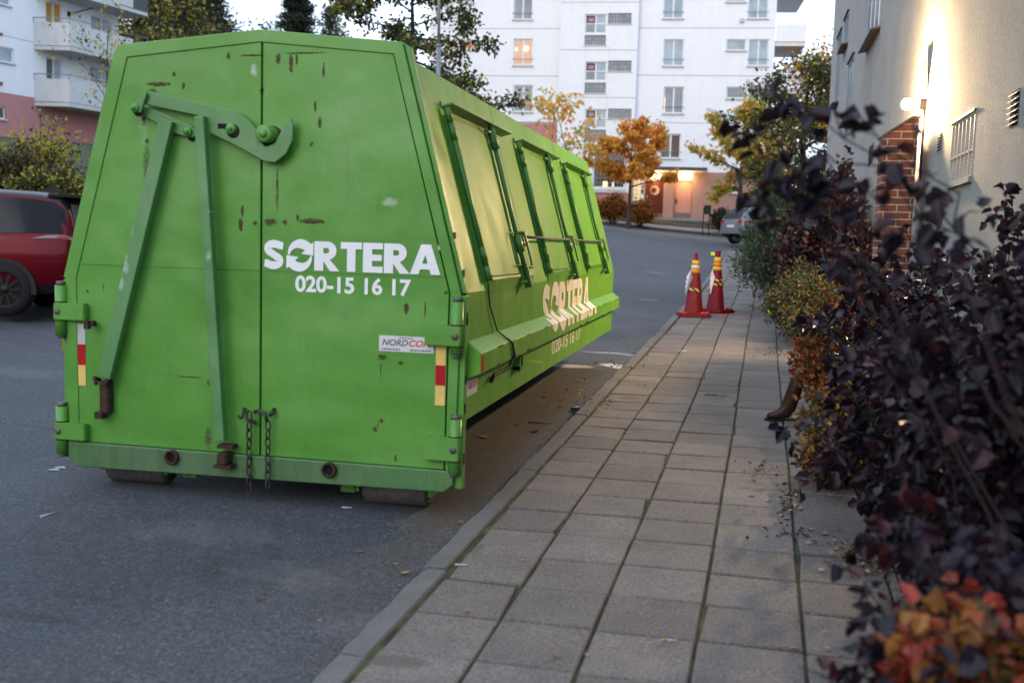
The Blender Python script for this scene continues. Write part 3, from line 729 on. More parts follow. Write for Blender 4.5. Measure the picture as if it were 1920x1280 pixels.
# lower clamp of the rods
mb = MB()
p = dr(206, 742); mb.box(p[0]-.035, p[0]+.03, -.06, -.002, p[1]-.10, p[1]+.10, 0, .008); q = dr(197, 775); mb.box(q[0]-.02, q[0]+.03, -.08, -.02, q[1]-.02, q[1]+.02)
for dx in (-.045, .03): mb.tube([(p[0]+dx, -.03, p[1]+.10), (p[0]+dx*1.3, -.07, p[1]+.12), (p[0]+dx*.8, -.08, p[1]+.08)], .012, 6)
mb.build('rod_clamp', M_rust, CON)
mb = MB(); p = dr(431, 852)
mb.box(p[0]-.03, p[0]+.035, -.11, -.02, p[1]-.04, p[1]+.03, 0, .008); mb.box(p[0]-.045, p[0]+.06, -.08, -.01, p[1]+.05, p[1]+.075, 0, .004); mb.box(p[0]-.055, p[0]+.055, -.10, -.022, p[1]-.065, p[1]-.045)
mb.build('rod_clamp', M_rust, CON)
# bolt stub on the left door
mb = MB(); p = dr(182, 606); mb.tube([(p[0]-.02, -.0, p[1]), (p[0], -.07, p[1])], .018, 8); mb.box(p[0]-.03, p[0]-.0, -.09, -.06, p[1]-.03, p[1]+.02)
mb.build('stop_bolt', M_rust, DL)
# chains
M_chain = flat('dark_chain_iron', (.055, .050, .046), .6, .5, .4, 30)
def chain(x, z1, z0, r, tilt=0):
    mb = MB(); n = int((z1-z0)/(r*2.5)); 
    for k in range(n):
        zc = z1-(k+.5)*(z1-z0)/n; P = []; hl = (z1-z0)/n*.5+r*.35
        for t in range(13):
            a = t*2*math.pi/12; P.append((math.cos(a)*r*.75, math.sin(a)*hl))
        if k % 2: pts = [(x+a*.35, -.045+a*.9, zc+b) for a, b in P]
        else: pts = [(x+a, -.045, zc+b) for a, b in P]
        mb.tube(pts, r*.26, 6, caps=False)
    return mb.build('chain', M_chain, CON)
chain(-.008, .55, .06, .021); chain(.112, .50, .10, .020)
mb = MB(); mb.tube([(-.055, -.01, .565), (-.055, -.04, .52), (-.065, -.05, .51), (-.08, -.04, .52)], .010, 6); mb.tube([(.13, -.0, .57), (.13, -.05, .54)], .012, 6)
mb.tube([(.02, -.03, .55), (.06, -.06, .565), (.10, -.06, .55), (.115, -.06, .50)], .012, 6); mb.tube([(-.02, -.0, .49), (.03, -.05, .49)], .014, 6)
mb.build('chain_hook', M_chain, CON)
mb = MB(); p = dr(405, 690); mb.tube([(p[0]-.01, -.0, p[1]+.03), (p[0]+.005, -.02, p[1]+.02), (p[0]+.01, -.02, p[1]-.01), (p[0]-.01, -.015, p[1]-.02)], .007, 6); mb.build('small_hook', M_green, DL)

# --- right side ------------------------------------------------
# rubbing beam: ledge, face and underside
PB = .085; BZ = [1.022, .955, .835, .800]
BP = [(W2, BZ[0]), (W2+PB, BZ[1]), (W2+PB, BZ[2]), (W2, BZ[3])]
for s in (1, -1):
    mb = MB(); mb.prism([(s*a, b) for a, b in BP], Fd, .09, LEN+.02); bmo = soften(mb.build('side_beam', M_side, CON), .008)
    mb = MB(); mb.box(*(sorted((s*(W2+PB+.0), s*(W2+PB+.003)))), .095, .145, .85, .94); mb.build('side_reflector', M_taper, bmo)
# rust nicks along the beam edge
for k in range(26):
    mb = MB(); y = R_.uniform(.3, LEN); w = R_.uniform(.02, .16); z = R_.choice((BZ[1], BZ[1], BZ[2])); h = R_.uniform(.006, .018)
    mb.box(W2+PB-.006, W2+PB+.0015, y, y+w, z-h/2 if z == BZ[1] else z-.002, z+.0015 if z == BZ[1] else z+h); mb.build('rust_flake', M_rust, CON)
# side lettering draped over wall, ledge and beam face
prof = [(W2, 1.40), (W2, BZ[0]), (W2+PB, BZ[1]), (W2+PB, BZ[2])]
ds = [0]
for p, q in zip(prof, prof[1:]): ds.append(ds[-1]+math.hypot(q[0]-p[0], q[1]-p[1]))
def drape(bm, name, mat, top):
    for d in ds[1:-1]:
        bmesh.ops.bisect_plane(bm, geom=bm.verts[:]+bm.edges[:]+bm.faces[:], plane_co=(0, top-d, 0), plane_no=(0, 1, 0))
    for v in bm.verts:
        s = top-v.co.y; k = max(i for i in range(3) if ds[i] <= s+1e-6) if s > 0 else 0
        t = (s-ds[k])/(ds[k+1]-ds[k]); p, q = prof[k], prof[k+1]
        ox, oz = ((.003, 0), (.0025, .0025), (.003, 0))[k]
        v.co = Vector((p[0]+(q[0]-p[0])*t+ox, v.co.x, p[1]+(q[1]-p[1])*t+oz))
    mb = MB(); mb.bm(bm); bm.free(); return mb.build(name, mat, CON)
drape(word_bm(2.36, 4.93, 1.268-.418, 1.268), 'lettering', M_white_lit, 1.40)
bm = fit_bm(text_mesh('020-15 16 17', .02), 2.83, 4.42, .665, .785)
for v in bm.verts: v.co = Vector((W2+.0025, v.co.x, v.co.y))
by_sign(bm, 'phone_digit', M_white_lit, CON)
mb = MB(); mb.box(W2, W2+.0022, .10, .335, .695, .79); mb.build('sticker', M_stick, CON)
for tx, a, b_, mt in (('NORD', .125, .215, M_grey), ('CON', .22, .315, M_red)):
    bm = fit_bm(text_mesh(tx, .02, .25), a, b_, .735, .775)
    for v in bm.verts: v.co = Vector((W2+.003, v.co.x, v.co.y))
    mb = MB(); mb.bm(bm); bm.free(); mb.build('sticker_print', mt, CON)
# feeding hatches on the sloping side
nl = math.hypot(ZT-ZS, W2-HT); TX, TZ = (HT-W2)/nl, (ZT-ZS)/nl; NX, NZ = TZ, -TX
def sp_(s, y, o): return (W2+TX*s+NX*o, y, ZS+TZ*s+NZ*o)      # s along the slope, o outwards
def sbox(mb, s0, s1, y0, y1, o0, o1, mi=0):
    vs_ = [sp_(s, y, o) for o in (o0, o1) for s, y in ((s0, y0), (s1, y0), (s1, y1), (s0, y1))]
    mb.faces(vs_, [(0, 3, 2, 1), (4, 5, 6, 7), (0, 1, 5, 4), (1, 2, 6, 5), (2, 3, 7, 6), (3, 0, 4, 7)], mi)
smax = 1.10
for hi, (y0, y1) in enumerate(((.50, 1.50), (2.56, 3.66), (4.74, 5.86))):
    s0 = .075
    mb = MB(); sbox(mb, s0, smax-.02, y0+.03, y1-.02, .002, .030); hatch = soften(mb.build('hatch', M_side, CON), .005)
    # wall face under the hatch, standing out to the line of the lower side
    mb = MB(); yy0, yy1 = y0+.0, y1+.42
    A0 = sp_(s0-.012, yy0, .026); 
    mb.faces([(W2+.002, yy0, ZS-.03), (W2+.002, yy1, ZS-.03), (W2+.012, yy1, A0[2]), (W2+.012, yy0, A0[2]), sp_(s0-.03, yy0, -.01), sp_(s0-.03, yy1, -.01)], [(0, 1, 2, 3), (3, 2, 5, 4), (0, 3, 4), (1, 5, 2)])
    mb.build('hatch_apron', M_side, CON)
    mb = MB(); sbox(mb, s0-.022, s0-.004, yy0, yy1, .004, .034); mb.build('hatch_sill', M_sidedk, CON)
    # hinge tube at the near edge
    mb = MB(); sbox(mb, s0-.01, smax-.01, y0-.004, y0+.03, .002, .042); mb.tube([sp_(s0-.01, y0, .036), sp_(smax, y0, .036)], .019, 10)
    hb = mb.build('hinge_tube', M_sidedk, hatch)
    for s in (s0+.02, s0+.14, smax-.13, smax-.02):
        mb = MB(); mb.tube([sp_(s-.045, y0, .037), sp_(s+.045, y0, .037)], .0215, 10); mb.build('hinge_knuckle', M_sidedk, hatch)
    # locking bar at the far edge
    mb = MB(); mb.tube([sp_(s0-.10, y1, .06), sp_(smax+.03, y1, .06)], .017, 8); mb.tube([sp_(smax-.14, y1, .06), sp_(smax, y1, .06)], .032, 8); mb.tube([sp_(.22, y1, .06), sp_(.34, y1, .06)], .03, 8)
    mb.tube([sp_(smax-.02, y1-.14, .05), sp_(smax-.02, y1+.02, .06)], .014, 6); mb.tube([sp_(s0-.07, y1-.12, .045), sp_(s0-.06, y1+.10, .06)], .013, 6)
    sbox(mb, s0-.11, s0+.06, y1-.012, y1+.012, .03, .085); sbox(mb, .02, smax-.1, y1-.055, y1-.048, .028, .045)
    mb.build('lock_bar', M_sidedk, hatch)
    mb = MB(); hp = lambda yd, s, o: sp_(s, y1+yd, o)
    mb.tube([hp(0, s0+.03, .07), hp(.13, s0+.03, .09), hp(.15, s0+.07, .09), hp(.14, s0+.24, .09), hp(.11, s0+.29, .09), hp(0, s0+.28, .07)], .010, 6)
    if hi == 0: mb.tube([hp(0, s0+.05, .05), hp(-.17, s0+.06, .05), hp(-.19, s0+.10, .05), hp(-.18, s0+.26, .05), hp(-.15, s0+.29, .05), hp(0, s0+.28, .05)], .006, 6)
    mb.build('handle', M_sidedk, hatch)
    # rain gutter
    mb = MB(); sbox(mb, smax+.035, smax+.047, y0-.0, y1+.62, .0, .085); sbox(mb, smax+.047, smax+.075, y0, y1+.62, .0, .012)
    mb.build('rain_gutter', M_sidedk, CON)
    # catch and tie rod to the next hatch
    yc = y1+.22
    mb = MB(); sbox(mb, .30, .36, yc-.05, yc+.08, .0, .07); mb.tube([sp_(.30, yc-.05, .05), sp_(.27, yc-.02, .06)], .014, 6)
    sbox(mb, .275, .30, yc-.02, yc+.05, .02, .06); mb.build('catch', M_sidedk, CON)
    if hi < 2:
        mb = MB(); mb.tube([sp_(.33, yc, .075), sp_(.33, (2.56, 4.74)[hi]+1.13, .075)], .010, 6); mb.build('tie_rod', M_steel, CON)
mb = MB(); mb.tube([sp_(.30, 6.12, .06), sp_(.24, 6.13, .06)], .02, 8); mb.build('padlock', M_rust, CON)
# loose cable, hook bracket, thin yellow-green streak
mb = MB(); x = W2
mb.tube([(x+.01, .51, 1.34), (x+.012, .56, 1.2), (x+.02, .75, 1.03), (x+.085+.01, .86, .95), (x+.098, .93, .86), (x+.08, .86, .79), (x+.03, .65, .76), (x+.03, .57, .73)], [.005, .005, .005, .007, .011, .013, .013, .012], 7)
mb.build('loose_cable', M_cable, CON)
mb = MB(); mb.box(x, x+.05, 1.33, 1.36, .70, .80); mb.box(x, x+.05, 1.43, 1.46, .73, .80); mb.box(x, x+.05, 1.33, 1.46, .715, .735); mb.build('bracket', M_sidedk, CON)
mb = MB()
for k in range(12): y = 1.86+k*.05; z = .715-k*.006-.004*math.sin(k*2); mb.box(x, x+.0015, y, y+.052, z-.003*(1+k % 3), z+.004)
mb.build('yellow_streak', flat('yellow_streak_flat', (.35, .42, .03), .6), CON)
# ================================================================ buildings
def stucco(name, c, var=.06, scale=3, bump=.25, bscale=60, r=.9, dist=.02):
    m = Mat(name); v = m.coord()
    k = m.ramp(m.noise(v, scale, 5, .6), [(.3, tuple(x*(1-var) for x in c)), (.7, tuple(min(1, x*(1+var)) for x in c))])
    st = m.noise(m.mapping(v, (1.2, 1.2, .10)), 2.0, 5, .7)
    k = m.mix(.28, k, m.ramp(st, [(.3, (.86, .86, .84)), (.6, (1, 1, 1))]), 'MULTIPLY')
    m.color(k); m.rough(r); m.bump(m.noise(v, bscale, 4, .8), bump, dist); return m.m
M_wwall = stucco('white_render', (.68, .70, .74), .03); M_pink = stucco('pink_render', (.40, .175, .165)); M_pinklit = stucco('lamplit_pink_render', (.31, .185, .155))  # last one has the entrance lamps' warm light mixed into its pink
M_joint = flat('panel_joint', (.33, .35, .38), .9); M_frame = flat('window_frame_white', (.60, .62, .64), .5, var=.05); M_sill = flat('window_sill_grey', (.45, .46, .48), .5)
M_redfr = flat('red_window_frame', (.12, .008, .018), .5)
M_rail = flat('galvanised_rail', (.22, .25, .28), .5, .5)
def curtain(name, a, b, folds=14, em=None):
    m = Mat(name); v = m.coord()
    w = m.n('ShaderNodeTexWave', Scale=folds, Distortion=2.5, Detail=2); w.bands_direction = 'X'; m.l(v, w.inputs['Vector'])
    k = m.mix(m.math('MULTIPLY', w.outputs['Fac'], .6), a, b)
    k = m.mix(.6, k, m.ramp(m.noise(v, .9, 3), [(.35, (.5, .52, .56)), (.65, (1.25, 1.22, 1.2))]), 'MULTIPLY')
    m.color(k); m.rough(.12); m.p.inputs['Coat Weight'].default_value = .5
    if em: m.p.inputs['Emission Color'].default_value = (*em[0], 1); m.p.inputs['Emission Strength'].default_value = em[1]
    return m.m
M_pane = curtain('pane_pale_curtain', (.20, .27, .33), (.36, .43, .49), 3)
M_pane2 = curtain('pane_grey_curtain', (.12, .15, .18), (.22, .26, .30), 2)
M_paned = curtain('pane_dark_room', (.03, .03, .032), (.07, .065, .06), 2)
M_paneb = curtain('pane_brown_blind', (.075, .045, .035), (.11, .07, .055), 8)
M_panel = curtain('pane_lit_room', (.30, .18, .12), (.42, .30, .22), 3, ((1.0, .50, .22), .28))
M_paneo = curtain('pane_orange_room', (.16, .06, .02), (.30, .11, .03), 3, ((1.0, .22, .03), .30))
M_orblind = flat('orange_blind', (.45, .24, .06), .7)
M_bulb = emit('lit_bulb', (1, .62, .30), 9)
m = Mat('glass_block'); v = m.coord()
bt = m.n('ShaderNodeTexBrick', Scale=1.0); bt.offset = 0; bt.inputs['Brick Width'].default_value = .19; bt.inputs['Row Height'].default_value = .19; bt.inputs['Mortar Size'].default_value = .012
sp = m.n('ShaderNodeSeparateXYZ'); m.l(v, sp.inputs[0]); cb = m.n('ShaderNodeCombineXYZ'); m.l(sp.outputs['X'], cb.inputs[0]); m.l(sp.outputs['Z'], cb.inputs[1]); m.l(cb.outputs[0], bt.inputs['Vector'])
bt.inputs['Color1'].default_value = (.13, .155, .175, 1); bt.inputs['Color2'].default_value = (.20, .23, .26, 1); bt.inputs['Mortar'].default_value = (.07, .085, .10, 1)
m.color(bt.outputs['Color']); m.rough(.2); M_gblock = m.m
m = Mat('lit_glass_block'); v = m.coord()
bt = m.n('ShaderNodeTexBrick', Scale=1.0); bt.offset = 0; bt.inputs['Brick Width'].default_value = .21; bt.inputs['Row Height'].default_value = .21; bt.inputs['Mortar Size'].default_value = .014
sp = m.n('ShaderNodeSeparateXYZ'); m.l(v, sp.inputs[0]); cb = m.n('ShaderNodeCombineXYZ'); m.l(sp.outputs['X'], cb.inputs[0]); m.l(sp.outputs['Z'], cb.inputs[1]); m.l(cb.outputs[0], bt.inputs['Vector'])
bt.inputs['Color1'].default_value = (.62, .55, .36, 1); bt.inputs['Color2'].default_value = (.50, .46, .33, 1); bt.inputs['Mortar'].default_value = (.16, .14, .11, 1)
m.color(bt.outputs['Color']); m.l(bt.outputs['Color'], m.p.inputs['Emission Color']); m.p.inputs['Emission Strength'].default_value = .55; m.rough(.3); M_litblock = m.m

class Facade:
    """vertical plane through a point; local x along it (to the right seen from the front), y into the house, z up"""
    def __init__(s, p0, ang, name, label, cat):
        s.p0 = np.array(p0, float); s.u = np.array([math.cos(ang), math.sin(ang), 0]); s.n = np.array([-s.u[1], s.u[0], 0])
        s.root = thing(name, label, cat, p0, ang)
    def px(s, x, y, v=0.0):
        p = hit(x, y, s.n, s.p0+s.n*v)-s.p0; return float(p @ s.u), float(p[2])
    def rect(s, x0, y0, x1, y1, v=0.0):
        xm, ym = (x0+x1)/2, (y0+y1)/2
        u0 = s.px(x0, ym, v)[0]; u1 = s.px(x1, ym, v)[0]; w1 = s.px(xm, y0, v)[1]; w0 = s.px(xm, y1, v)[1]
        return u0, u1, w0, w1
def wall_open(mb, u0, u1, w0, w1, holes, v=0.0, rev=.16, mi=0):
    us = sorted({u0, u1} | {min(max(h[i], u0), u1) for h in holes for i in (0, 1)}); ws = sorted({w0, w1} | {min(max(h[i], w0), w1) for h in holes for i in (2, 3)})
    for a, b in zip(us, us[1:]):
        for c_, d in zip(ws, ws[1:]):
            if b-a < 1e-5 or d-c_ < 1e-5: continue
            mu, mw = (a+b)/2, (c_+d)/2
            if any(h[0] < mu < h[1] and h[2] < mw < h[3] for h in holes): continue
            mb.face([(a, v, c_), (b, v, c_), (b, v, d), (a, v, d)], mi)
    for h in holes:
        a, b, c_, d = h[:4]
        mb.face([(a, v, c_), (a, v, d), (a, v+rev, d), (a, v+rev, c_)], mi); mb.face([(b, v, d), (b, v, c_), (b, v+rev, c_), (b, v+rev, d)], mi)
        mb.face([(a, v, d), (b, v, d), (b, v+rev, d), (a, v+rev, d)], mi); mb.face([(b, v, c_), (a, v, c_), (a, v+rev, c_), (b, v+rev, c_)], mi)
def window(root, h, v=0.0, mull=(.5,), trans=(), pane=None, rec=.08, fw=.07, rail=False, sill=True, frame_m=None, name='window', label=None):
    u0, u1, w0, w1 = h[:4]; y0, y1 = v+rec, v+rec+.06
    mb = MB()
    mb.box(u0, u0+fw, y0, y1, w0, w1); mb.box(u1-fw, u1, y0, y1, w0, w1); mb.box(u0+fw, u1-fw, y0, y1, w0, w0+fw); mb.box(u0+fw, u1-fw, y0, y1, w1-fw, w1)
    for t in mull: c_ = u0+(u1-u0)*t; mb.box(c_-fw*.7, c_+fw*.7, y0-.004, y1, w0+fw, w1-fw)
    for t in trans: c_ = w0+(w1-w0)*t; mb.box(u0+fw, u1-fw, y0+.003, y1, c_-fw*.55, c_+fw*.55)
    o = mb.build(name, frame_m or M_frame, root)
    if label: o['label'] = label
    cuts = [u0]+[u0+(u1-u0)*t for t in mull]+[u1]
    ps = pane if isinstance(pane, (list, tuple)) else [pane or M_pane]*(len(cuts)-1)
    for i, (a, b) in enumerate(zip(cuts, cuts[1:])):
        q = MB(); q.box(a+.02, b-.02, y1-.03, y1-.012, w0+.02, w1-.02); q.build('pane', ps[min(i, len(ps)-1)], o)
    if sill:
        q = MB(); q.box(u0-.06, u1+.06, v-.09, v+rec, w0-.07, w0-.001); q.build('sill', M_sill, o)
    if rail:
        q = MB(); zr = w0+.36; q.tube([(u0-.05, v-.06, zr), (u1+.05, v-.06, zr)], .016, 6)
        for uu in (u0+.02, u1-.02): q.tube([(uu, v-.06, zr), (uu, v+.02, zr)], .014, 6)
        q.build('window_rail', M_rail, o)
    return o

# ---- the white block across the junction -------------------------
FWD = np.array([math.sin(YAW), math.cos(YAW), 0]); RGT = np.array([FWD[1], -FWD[0], 0])
_a = rad(7.43); udir = RGT*math.cos(_a)-FWD*math.sin(_a)
P0 = atd(1043, 408, 59.6)
WB = Facade(P0, math.atan2(udir[1], udir[0]), 'apartment_block', 'white apartment block with a pink ground floor, lit entrance and glass brick stair bay', 'apartment building')
r0 = WB.root
TV = -.32                                       # the stair bay stands forward of the wall
bay0 = WB.px(1043, 300, TV)[0]; bay1 = WB.px(1187, 300, TV)[0]
endL = WB.px(806, 100)[0]; endR = WB.px(1452, 100)[0]
TOP = 17.0; pinkz = WB.px(1020, 229)[1]
rc = WB.rect
winA = [rc(963, a, 999, b) for a, b in ((-106, -57), (-14, 37), (73, 123), (160, 210))]
sideA = [rc(862, a, 889, b) for a, b in ((-88, -74), (-9, 5), (76, 94), (163, 181))]; doorA = [rc(834, a, 851, b) for a, b in ((-88, -54), (-9, 28), (76, 112), (163, 200))]
winC = [rc(1244, a, 1282, b) for a, b in ((-103, -54), (-15, 35), (74, 124), (163, 213))]+[rc(1238, 251, 1276, 297)]
smC = [rc(1362, a, 1399, b) for a, b in ((-16, 4), (74, 95), (163, 185))]; bigC = [rc(1403, a, 1441, b) for a, b in ((-16, 35), (74, 124), (163, 213), (251, 297))]
lowz = -3.5
# left wing
mb = MB(); wall_open(mb, endL, bay0+.02, pinkz, TOP, winA+sideA+doorA); wallA = mb.build('wall', M_wwall, r0)
mb = MB(); wall_open(mb, endL, bay0+.02, lowz, pinkz, []); mb.build('plinth', M_pink, r0)
# right wing
cz = WB.px(1260, 322)[1]                        # underside of the entrance canopy = start of the pink
mb = MB(); wall_open(mb, bay1-.02, endR, cz, TOP, winC+smC+bigC); mb.build('wall', M_wwall, r0)
# stair bay
sw = [rc(1097, a, 1137, b, TV) for a, b in ((-62, -27), (27, 63), (116, 152), (205, 240))]; gb = [rc(1096, a, 1136, b, TV) for a, b in ((-24, -5), (66, 85), (155, 175), (243, 263))]; gs = [rc(1140, a, 1184, b, TV) for a, b in ((-62, -42), (25, 45), (114, 134), (204, 223))]
gw = rc(1113, 281, 1172, 352, TV)
bz = WB.px(1140, 361, TV)[1]
mb = MB(); wall_open(mb, bay0, bay1, bz, TOP, sw+gb+gs+[gw], TV)
for uu in (bay0, bay1): mb.face([(uu, TV, lowz), (uu, .3, lowz), (uu, .3, TOP), (uu, TV, TOP)])
mb.build('stair_bay', M_wwall, r0)
mb = MB(); wall_open(mb, bay0, bay1, lowz, bz, [], TV); mb.build('plinth', M_pink, r0)
# rest of the volume
mb = MB(); D = 12.0
mb.face([(endL, 0, lowz), (endL, D, lowz), (endL, D, TOP), (endL, 0, TOP)]); mb.face([(endR, 0, lowz), (endR, D, lowz), (endR, D, TOP), (endR, 0, TOP)]); mb.face([(endL, D, lowz), (endR, D, lowz), (endR, D, TOP), (endL, D, TOP)])
mb.build('wall', M_wwall, r0)
mb = MB(); mb.box(endL-.2, endR+.2, TV-.2, D+.2, TOP, TOP+.35); mb.build('roof', M_joint, r0)
for i, h in enumerate(winA): window(r0, h, rail=True, pane=[M_pane, M_pane2, M_panel, M_pane2][i])
for i, h in enumerate(sideA): window(r0, h, mull=(), pane=[M_pane, M_pane2, M_paneo, M_paned][i])
for i, h in enumerate(doorA): window(r0, h, pane=[M_pane, M_pane, [M_paned, M_paneo], M_paned][i], name='balcony_door', sill=False)
u_, w_ = WB.px(986, 91); mb = MB(); mb.lathe([(0, -.13), (.09, -.09), (.13, 0), (.09, .09), (0, .13)], (u_, .10, w_), 'z', 12); mb.build('lamp', M_bulb, r0)
u_, w_ = WB.px(968, 92); mb = MB(); mb.lathe([(0, -.09), (.05, 0), (0, .09)], (u_, .10, w_), 'z', 12); mb.build('lamp', M_bulb, r0)
for i, h in enumerate(winC): window(r0, h, rail=True, pane=[M_pane, M_pane, M_pane, M_pane2, M_paneb][i])
for i, h in enumerate(smC): window(r0, h, mull=(), pane=M_pane if i < 2 else M_pane2)
for i, h in enumerate(bigC): window(r0, h, rail=True, pane=M_pane)
u_, w_ = WB.px(1244, 196); mb = MB(); mb.box(u_, u_+.09, .09, .105, w_-.42, w_+.42); mb.build('lamp', emit('lit_gap', (1, .6, .3), 1.3), r0)
for h in sw:
    o = window(r0, h, TV, trans=(.52,), pane=[M_pane2, M_pane], sill=False)
    a, b, c_, d = h; mb = MB(); x0, x1, z0, z1 = a+.09, (a+b)/2-.05, (c_+d)/2+.06, d-.09
    for q in ((x0, x1, z0, z0+.07), (x0, x1, z1-.07, z1), (x0, x0+.07, z0+.07, z1-.07), (x1-.07, x1, z0+.07, z1-.07)): mb.box(q[0], q[1], TV+.06, TV+.10, q[2], q[3])
    mb.build('red_sash', M_redfr, o)
for h in gb+gs:
    mb = MB(); mb.box(h[0], h[1], TV+.06, TV+.12, h[2], h[3]); mb.build('glass_block_panel', M_gblock, r0)
    mb = MB(); mb.box(h[0]-.04, h[1]+.04, TV-.04, TV+.06, h[2]-.06, h[2]-.001); mb.build('sill', M_sill, r0)
# barred ground-floor window with light inside
o = window(r0, gw, TV, mull=(), pane=[M_paned], sill=False, rec=.12)
mb = MB()
for k in range(1, 9): uu = gw[0]+(gw[1]-gw[0])*k/9; mb.box(uu-.012, uu+.012, TV+.02, TV+.04, gw[2], gw[3])
for k in range(1, 8): ww = gw[2]+(gw[3]-gw[2])*k/8; mb.box(gw[0], gw[1], TV+.018, TV+.038, ww-.012, ww+.012)
mb.build('window_grille', M_rail, o)
q = rc(1130, 340, 1139, 351, TV); mb = MB(); mb.box(q[0], q[1], TV+.125, TV+.13, q[2], q[3]); mb.build('lamp', emit('lit_far_room', (1, .62, .22), 2.2), o)
q = rc(1148, 341, 1151, 351, TV); mb = MB(); mb.box(q[0], q[1], TV+.125, TV+.13, q[2], q[3]); mb.build('lamp', emit('lit_far_lamp', (1, .62, .22), 1.5), o)
mb = MB(); mb.box(bay0-.02, bay1-.35, TV-.10, TV-.003, bz-.02, bz+.20); mb.build('ledge', M_sill, r0)
# grooves between the storeys and panel joints
mb = MB()
for y in (-36, 53, 142, 231):
    w_ = WB.px(1300, y)[1]; mb.box(bay1+.003, endR, -.003, .004, w_-.022, w_+.022)
    w_ = WB.px(1000, y+1)[1]; mb.box(endL, bay0-.003, -.003, .004, w_-.022, w_+.022)
for y in (5, 94, 183, 272):
    w_ = WB.px(1110, y, TV)[1]; mb.box(bay0, bay1, TV-.003, TV+.004, w_-.022, w_+.022)
for x in (1095.5, 1138.5):
    uu = WB.px(x, 180, TV)[0]
    for a, b in ((5, 24), (94, 113), (183, 203), (87, 93), (176, 182)):
        mb.box(uu-.006, uu+.006, TV-.0025, TV+.003, WB.px(1110, b, TV)[1], WB.px(1110, a, TV)[1])
mb.build('panel_joints', M_joint, r0)
u_, w_ = WB.px(1391, 39); mb = MB(); mb.box(u_-.12, u_+.12, -.10, -.002, w_-.12, w_+.12); mb.box(u_-.07, u_+.07, -.14, -.10, w_-.10, w_+.02); mb.build('wall_vent', M_sill, r0)
# balconies on the right gable
for py, lab in ((-44, 0), (45, 0), (134, 0)):
    u1 = WB.px(1513, py)[0]; zt = WB.px(1484, py)[1]; zb = WB.px(1484, py+31)[1]; zz_ = WB.px(1484, py+41)[1]
    mb = MB(); mb.box(endR+.02, u1, .10, 3.6, zz_, zb, 0); o = mb.build('balcony', stucco('balcony_slab', (.60, .58, .57)) if py == -44 else bpy.data.materials['balcony_slab'], r0)
    mb = MB(); mb.box(endR+.05, u1, .04, .098, zb-.06, zt); mb.box(u1-.06, u1-.002, .10, 3.6, zb, zt); mb.build('balcony_front', M_wwall, o)
    mb = MB(); mb.tube([(endR+.05, .07, zt+.10), (u1-.03, .07, zt+.10)], .02, 6)
    for uu in (endR+.3, u1-.05): mb.tube([(uu, .07, zt-.0), (uu, .07, zt+.10)], .015, 6)
    mb.build('balcony_rail', M_rail, o)
# ground floor right: entrance
g0 = bay1-.02; gr = rc
dred = rc(1209, 339, 1244, 408); dpnk = rc(1265, 340, 1297, 410); gbk = rc(1187, 337, 1208, 400); smw = [rc(1339, 344, 1358, 361), rc(1371, 346, 1390, 362)]
mb = MB(); wall_open(mb, g0, endR, lowz, cz, [dred, dpnk, gbk]+smw, rev=.3); mb.build('wall', M_pinklit, r0)
for h in smw: window(r0, h, mull=(), pane=M_paned, rec=.05)
mb = MB(); mb.box(gbk[0], gbk[1], .12, .18, gbk[2], gbk[3]); mb.build('glass_block_panel', M_litblock, r0)
mt = flat('number_plate_dark', (.03, .03, .03), .6)
a, b = WB.px(1203, 354, .11)
bm = fit_bm(text_mesh('D', .01), a-.02, a+.10, b+.02, b+.22)
for v_ in bm.verts: v_.co = Vector((v_.co.x, .112, v_.co.y))
mb = MB(); mb.box(a-.07, a+.15, .114, .119, b-.30, b+.28); mb.build('entrance_sign', M_stick, r0)
mb = MB(); mb.bm(bm); bm.free(); mb.box(a-.02, a+.10, .108, .113, b-.25, b-.05); mb.build('entrance_letter', mt, r0)
M_rdoor = flat('oxblood_door', (.085, .014, .012), .45); M_pdoor = flat('pink_door', (.42, .21, .17), .5); M_kick = flat('grey_kick_plate', (.13, .13, .14), .4, .3)
mb = MB(); mb.box(dred[0]+.02, dred[1]-.02, .10, .16, dred[2], dred[3]-.02); o = mb.build('door', M_rdoor, r0)
u_, w_ = WB.px(1228, 357, .09); mb = MB(); mb.lathe([(0, 0), (.24, 0), (.27, -.02), (.27, .012)], (u_, .095, w_), 'y', 28); mb.build('round_window', emit('lit_porthole', (1, .72, .35), .16, (.22, .17, .10)), o)
mb = MB(); mb.lathe([(0, 0), (.16, 0)], (u_-.07, .071, w_+.0), 'y', 24); mb.build('porthole_shade', M_rdoor, o)
mb = MB(); mb.box(dred[0]+.04, dred[1]-.04, .085, .098, dred[2]+.02, dred[2]+.24); mb.build('kick_plate', M_kick, o)
mb = MB(); mb.tube([(dred[0]+.14, .05, dred[2]+.9), (dred[0]+.14, .05, dred[2]+1.3)], .02, 8); mb.build('handle', M_rail, o)
mb = MB(); mb.box(dpnk[0]+.02, dpnk[1]-.02, .10, .16, dpnk[2], dpnk[3]-.02); o = mb.build('door', M_pdoor, r0)
mb = MB(); mb.box(dpnk[0]+.04, dpnk[1]-.04, .085, .098, dpnk[2]+.02, dpnk[2]+.34); mb.build('kick_plate', M_kick, o)
mb = MB(); mb.box(dpnk[0]+.05, dpnk[0]+.13, .075, .098, dpnk[2]+.85, dpnk[2]+1.10); mb.tube([(dpnk[0]+.08, .05, dpnk[2]+.97), (dpnk[0]+.2, .05, dpnk[2]+.97)], .012, 6); mb.build('handle', M_black, o)
mb = MB(); a = WB.px(1244.5, 340)[0]; b = WB.px(1264, 340)[0]; mb.box(a+.01, b-.01, -.18, -.004, dred[2]-.05, cz-.03); mb.build('pillar', M_pinklit, r0)
